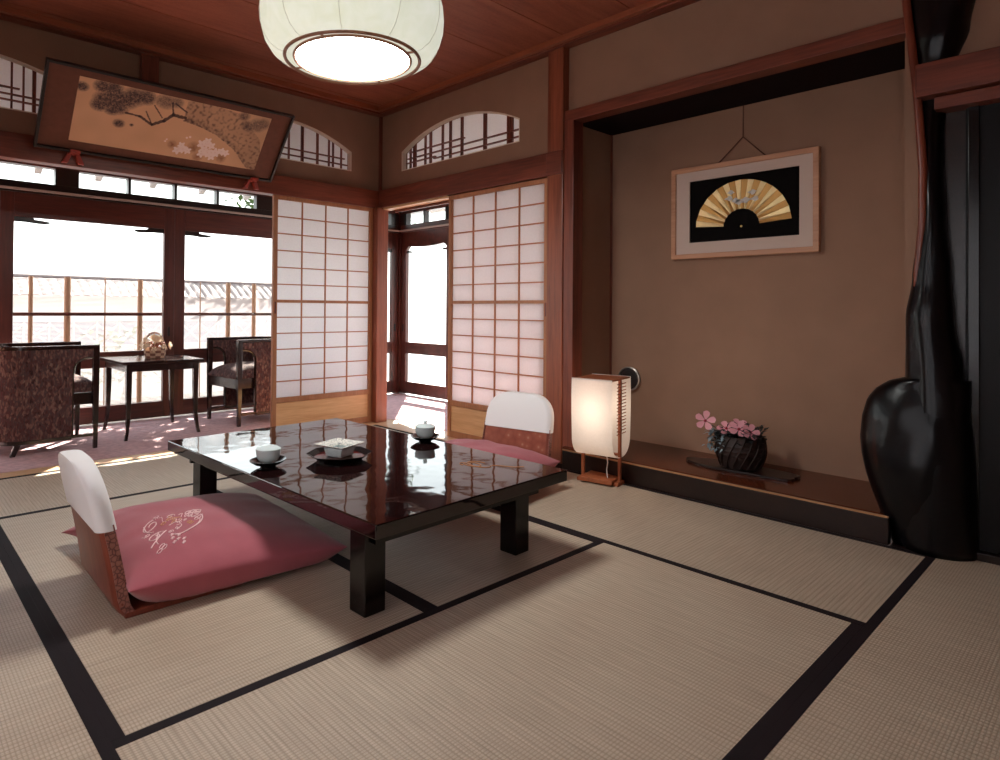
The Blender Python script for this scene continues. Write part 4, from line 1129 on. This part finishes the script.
b = B(); b.loft(rings, True, False, False); b.build('paper_shade', glow_paper, pn, smooth='full')
def torus(b, r, z, w):
    pts = [(pc[0]+r*math.cos(2*PI*k/64), pc[1]+r*math.sin(2*PI*k/64), z) for k in range(65)]
    b.tube(pts, w, 8, caps=False)
b = B(); torus(b, .294, bz-.002, .0075); torus(b, .254, bz-.001, .0065)
for k in range(4):
    a = .5+k*PI/2
    b.tube([(pc[0]+.254*math.cos(a), pc[1]+.254*math.sin(a), bz-.001), (pc[0]+.294*math.cos(a), pc[1]+.294*math.sin(a), bz-.002)], .005, 6)
b.build('hoop', plain('thin_bamboo_hoop', rgb(150, 104, 78), .5), pn, smooth=True)
b = B(); 
for k in range(10):
    a = 2*PI*k/10+.2
    b.tube([(pc[0]+(r+.0015)*math.cos(a), pc[1]+(r+.0015)*math.sin(a), bz+z) for r, z in prof], .0011, 5)
b.build('rib', plain('thin_rib', rgb(226, 220, 200), .6), pn, smooth=True)
B().lathe([(.254, .004), (.294, .002)], (pc[0], pc[1], bz), 64, cap0=False, cap1=False).build('rim_paper', glow_paper, pn, smooth='full')
B().lathe([(.0, .012), (.13, .007), (.22, .009), (.250, .014)], (pc[0], pc[1], bz), 64, cap0=False, cap1=False).build('diffuser', emit('lit_diffuser', (.97, 1, .97, 1), 27), pn, smooth='full')
B().tube([(pc[0], pc[1], bz+.41), (pc[0], pc[1], CEIL)], .012, 8).build('stem', black_frame, pn)

# ---------------------------------------------------------------- veranda table, basket, chairs
vt = thing('side_table', 'small square dark wooden table between the two veranda chairs', 'table', (-1.62, .75, .006))
VT = .575
B().box(-1.925, -1.335, .455, 1.06, VT-.022, VT).build('tabletop', mat_lacquer('dark_polished_top', rgb(44, 26, 24), .18), vt, bevel=.003)
b = B(); b.box(-1.89, -1.37, .485, .50, VT-.075, VT-.022); b.box(-1.89, -1.37, 1.02, 1.035, VT-.075, VT-.022); b.box(-1.89, -1.875, .50, 1.02, VT-.075, VT-.022); b.box(-1.385, -1.37, .50, 1.02, VT-.075, VT-.022); b.build('apron', chair_wood, vt)
for sx, xx in ((-1, -1.872), (1, -1.388)):
    for sy, yy in ((-1, .50), (1, 1.02)):
        p = B(); p.loft([[Vector((xx+dx*s+sx*o, yy+dy*s+sy*o, z)) for dx, dy in ((-1, -1), (1, -1), (1, 1), (-1, 1))] for z, s, o in ((.006, .011, .022), (.06, .012, .012), (.16, .014, .002), (.35, .018, 0), (VT-.022, .02, 0))]); p.build('leg', chair_wood, vt, bevel=.002)
bk = thing('dried_flower_basket', 'small wicker basket of dried cream flowers on the veranda table', 'flower basket', (-1.62, .72, VT))
b = B(); 
cb0 = Vector((-1.62, .72, VT))
for k in range(4):
    z = .006+k*.02
    for q in range(16):
        a0, a1 = q*2*PI/16, (q+1)*2*PI/16
b.lathe([(.062, 0), (.070, .004), (.076, .04), (.082, .085), (.078, .085), (.07, .03), (.0001, .02)], cb0, 32); b.build('basket', wicker, bk, smooth=True)
b = B()
for k in range(12):
    a = k*2*PI/12; w = .011
    for (z0, z1) in (((.002, .020), (.043, .062)) if k % 2 else ((.022, .041), (.064, .084))):
        rr = lambda z: .0715+.13*z
        b.loft([[cb0+Vector((rr(z)*math.cos(a+s), rr(z)*math.sin(a+s), z)) for s in (-.26, 0, .26)] for z in (z0, (z0+z1)/2, z1)], close=False)
b.build('weave', wicker_d, bk)
b = B(); b.tube([cb0+Vector((.078*math.cos(t), .02, .085+.115*math.sin(t))) for t in [i*PI/14 for i in range(15)]], .004, 6); b.tube([cb0+Vector((.078*math.cos(t), .012, .085+.108*math.sin(t))) for t in [i*PI/14 for i in range(15)]], .003, 6); b.build('handle', wicker_d, bk, smooth=True)
rnd = random.Random(5)
b = B()
for i in range(60):
    a = rnd.uniform(0, 2*PI); r = rnd.uniform(0, .07); p = cb0+Vector((r*math.cos(a), r*math.sin(a), .085+rnd.uniform(0, .045)))
    b.lathe([(.0001, -.008), (.009, -.003), (.009, .004), (.0001, .009)], p, 7)
o = b.build('dried_heads', dried_d, bk, smooth=True); o['kind'] = 'stuff'
b = B(); c_ = B()
for i in range(34):
    a = rnd.uniform(0, 2*PI); r = rnd.uniform(.055, .115); z = .07+rnd.uniform(0, .06) if r > .08 else .12+rnd.uniform(0, .04)
    flower(b, c_, cb0+Vector((r*math.cos(a), r*math.sin(a), z)), .022, (math.cos(a), math.sin(a)-.4, .5), i)
for i in range(10):
    flower(b, c_, cb0+Vector((rnd.uniform(-.04, .04), rnd.uniform(-.05, .02), .135+rnd.uniform(0, .035))), .024, (rnd.uniform(-.5, .5), -.8, .6), i)
c_.bm.free(); o = b.build('dried_petals', dried, bk, smooth=True); o['kind'] = 'stuff'

def chair(label, loc, rz):
    """barrel chair; local: seat opens towards +x, width along y"""
    e = thing('barrel_chair', label, 'chair', loc, rz, None)
    hw_, xf, xs, xb = .275, .0, -.165, -.60
    H = .705
    # plan path from near front post round the back to the far one
    path = []
    R = .19
    for i in range(15): path.append((xf+(xb+R-xf)*i/14, -hw_))
    for i in range(1, 9): a = i/8*PI/2; path.append((xb+R-R*math.sin(a), -hw_+R-R*math.cos(a)))
    for i in range(1, 8): path.append((xb-.02*math.sin(i/8*PI), -hw_+R+(2*hw_-2*R)*i/8))
    half = path[:]
    full = half+[(x, -y) for x, y in reversed(path[:23])]
    def offset(pts, d):
        o = []
        for i, p in enumerate(pts):
            a, b_ = pts[max(0, i-1)], pts[min(len(pts)-1, i+1)]
            t = Vector((b_[0]-a[0], b_[1]-a[1])).normalized(); n_ = Vector((t.y, -t.x))
            o.append((p[0]-n_.x*d, p[1]-n_.y*d))
        return o
    # distance along path
    ss = [0]
    for p, q in zip(full, full[1:]): ss.append(ss[-1]+math.hypot(q[0]-p[0], q[1]-p[1]))
    tot = ss[-1]; op, rad, zt, zb = .165, .10, .625, .095
    def zlo(s):
        d = min(s, tot-s)
        if d >= op: return zb
        if d >= op-rad*1.0:
            f = (d-(op-rad))/rad
            return zt-rad*(1-math.sqrt(max(0, 1-f*f)))
        return zt
    # resample finely
    def at(s):
        for i in range(len(ss)-1):
            if ss[i] <= s <= ss[i+1]:
                f = (s-ss[i])/max(1e-9, ss[i+1]-ss[i]); return (full[i][0]+(full[i+1][0]-full[i][0])*f, full[i][1]+(full[i+1][1]-full[i][1])*f)
        return full[-1]
    S = sorted(set([tot*i/70 for i in range(71)]+[op-rad+rad*math.sin(i/8*PI/2) for i in range(9)]+[tot-(op-rad+rad*math.sin(i/8*PI/2)) for i in range(9)]+[op+.0005, tot-op-.0005]))
    pl = [at(s) for s in S]; pi = offset(pl, -.032)
    b = B(); cols = []
    for k, s in enumerate(S):
        z0, z1 = zlo(s), H-.022
        zs = [z0+(z1-z0)*j/8 for j in range(9)]
        cols.append([Vector((pl[k][0], pl[k][1], z)) for z in zs]+[Vector((pi[k][0], pi[k][1], z)) for z in reversed(zs)])
    b.loft(cols, True, True, True)
    b.build('upholstered_back', upholstery, e, smooth=True, local=True)
    # wooden top rail
    po_, pi_ = offset(pl, .006), offset(pl, -.038)
    b = B(); b.loft([[Vector((po_[k][0], po_[k][1], z)) for z in (H-.024, H)]+[Vector((pi_[k][0], pi_[k][1], z)) for z in (H, H-.024)] for k in range(len(pl))])
    b.build('top_rail', chair_wood, e, smooth=True, local=True)
    # opening edge trims
    for side in (0, 1):
        pts = []
        for i in range(14):
            d = .015+(op-.015)*i/13; s = d if side == 0 else tot-d
            p = at(s); pts.append(Vector((p[0], p[1]+(.016 if side == 0 else -.016), zlo(s)-.004)))
        pts = [p for p in pts if p.z > .2]
        s = op+.001 if side == 0 else tot-op-.001; p = at(s)
        pts += [Vector((p[0]+.004, p[1]+(.016 if side == 0 else -.016), z)) for z in (.5, .3, zb)]
        b = B(); b.tube(pts, .013, 8); b.build('arm_trim', chair_wood, e, smooth=True, local=True)
    # bottom rail following shell
    Sb = [s for s in S if op <= s <= tot-op]
    pb_ = [at(s) for s in Sb]; po_, pi_ = offset(pb_, .004), offset(pb_, -.036)
    b = B(); b.loft([[Vector((po_[k][0], po_[k][1], z)) for z in (.078, .102)]+[Vector((pi_[k][0], pi_[k][1], z)) for z in (.102, .078)] for k in range(len(pb_))])
    b.build('bottom_rail', chair_wood, e, local=True)
    for s in (-1, 1):
        b = B(); yy = s*(hw_-.018)
        b.loft([[Vector((-.018+dx*w, yy+dy*w, z)) for dx, dy in ((-1, -1), (1, -1), (1, 1), (-1, 1))] for z, w in ((0, .013), (.3, .018), (H-.024, .020))])
        b.build('leg', chair_wood, e, local=True, bevel=.002)
        b = B(); b.loft([[Vector((-.46+o_+dx*w, s*(hw_-.05)+dy*w, z)) for dx, dy in ((-1, -1), (1, -1), (1, 1), (-1, 1))] for z, w, o_ in ((0, .014, -.03), (.078, .019, 0))])
        b.build('leg', chair_wood, e, local=True, bevel=.002)
        B().box(-.165, -.036, s*(hw_-.016)-.012, s*(hw_-.016)+.012, .085, .105).build('stretcher', chair_wood, e, local=True)
    b = B(); b.box(-.45, -.005, -hw_+.033, hw_-.033, .30, .385); b.build('seat_rail', chair_wood, e, local=True, bevel=.004)
    # seat cushion, domed
    n = 20; b = B(); g = []
    for i in range(n+1):
        row = []
        for j in range(n+1):
            u, v = -1+2*i/n, -1+2*j/n
            row.append(Vector((-.255+.265*u, v*(hw_-.036), .40+.075*((1-abs(u)**4)*(1-abs(v)**4))**.45+.025*(1-u*u)*(1-v*v))))
        g.append(row)
    b.loft(g, close=False)
    bot = [[Vector((p.x, p.y, .385)) for p in r] for r in g]
    edge_t = g[0]+[r[-1] for r in g[1:]]+list(reversed(g[-1][:-1]))+[r[0] for r in reversed(g[1:-1])]
    b.loft([[Vector((p.x, p.y, .385)) for p in edge_t], edge_t], True, True, False)
    b.build('seat_cushion', upholstery, e, smooth=True, local=True)
    return e
ch = chair('barrel armchair in mottled upholstery seen from behind at the left window', (-2.10, .635, .006), 0)
dup(ch, (-1.07, .745, .006), math.radians(184), 'barrel armchair half hidden by the paper screen, facing the veranda table')

# ---------------------------------------------------------------- camera
cam = bpy.data.cameras.new('camera'); co = bpy.data.objects.new('camera', cam); COL.objects.link(co); sc.camera = co
yaw, pitch, roll, f_px, cx, cy = .841, .0082, .0075, 633.0147, 436.1842, 304.2208
fwd = Vector((math.cos(yaw)*math.cos(pitch), math.sin(yaw)*math.cos(pitch), math.sin(pitch)))
r0 = Vector((math.sin(yaw), -math.cos(yaw), 0)); u0 = r0.cross(fwd)
r1 = r0*math.cos(roll)+u0*math.sin(roll); u1 = -r0*math.sin(roll)+u0*math.cos(roll)
M = Matrix((r1, u1, -fwd)).transposed().to_4x4(); M.translation = Vector((-3.2767, -4.4102, .9705))
co.matrix_world = M
cam.sensor_width = 36; cam.sensor_fit = 'HORIZONTAL'; cam.lens = f_px*36/1000
cam.shift_x = (500-cx)/1000; cam.shift_y = (cy-380)/1000
cam.clip_start = .02

# ---------------------------------------------------------------- light
w = bpy.data.worlds.new('sky'); sc.world = w; w.use_nodes = True
nt = w.node_tree
for n in list(nt.nodes): nt.nodes.remove(n)
wo = nt.nodes.new('ShaderNodeOutputWorld'); bg = nt.nodes.new('ShaderNodeBackground'); L(nt, bg.outputs[0], wo.inputs[0])
tc_ = nt.nodes.new('ShaderNodeTexCoord'); sp = nt.nodes.new('ShaderNodeSeparateXYZ'); L(nt, tc_.outputs['Generated'], sp.inputs[0])
colr = ramp(nt, sp.outputs['Z'], [(0.0, (1, .98, .96, 1)), (.12, (.97, .985, .985, 1)), (.5, (.80, .90, 1, 1))])
L(nt, colr, bg.inputs['Color']); bg.inputs['Strength'].default_value = 1.9
def sun(d, s, ang=.6, col=(1, .93, .82)):
    l = bpy.data.lights.new('sun', 'SUN'); l.energy = s; l.angle = math.radians(ang); l.color = col
    o = bpy.data.objects.new('sun', l); COL.objects.link(o)
    o.rotation_euler = Vector(d).to_track_quat('-Z', 'Y').to_euler(); o.location = (3, 4, 6)
sun((-1, -1.07, -1.15), 20)
pl_ = bpy.data.lights.new('lantern_light', 'POINT'); pl_.energy = .75; pl_.color = (1, .84, .66); pl_.shadow_soft_size = .03
po = bpy.data.objects.new('lantern_light', pl_); COL.objects.link(po); po.parent = ln; po.location = (0, 0, .43)

sc.view_settings.view_transform = 'Standard'; sc.view_settings.look = 'None'; sc.view_settings.gamma = 1
sc.view_settings.exposure = .95; sc.view_settings.use_curve_mapping = False
cy_ = sc.cycles
cy_.use_denoising = True; cy_.max_bounces = 10; cy_.diffuse_bounces = 6; cy_.glossy_bounces = 4; cy_.transparent_max_bounces = 12; cy_.sample_clamp_indirect = 8
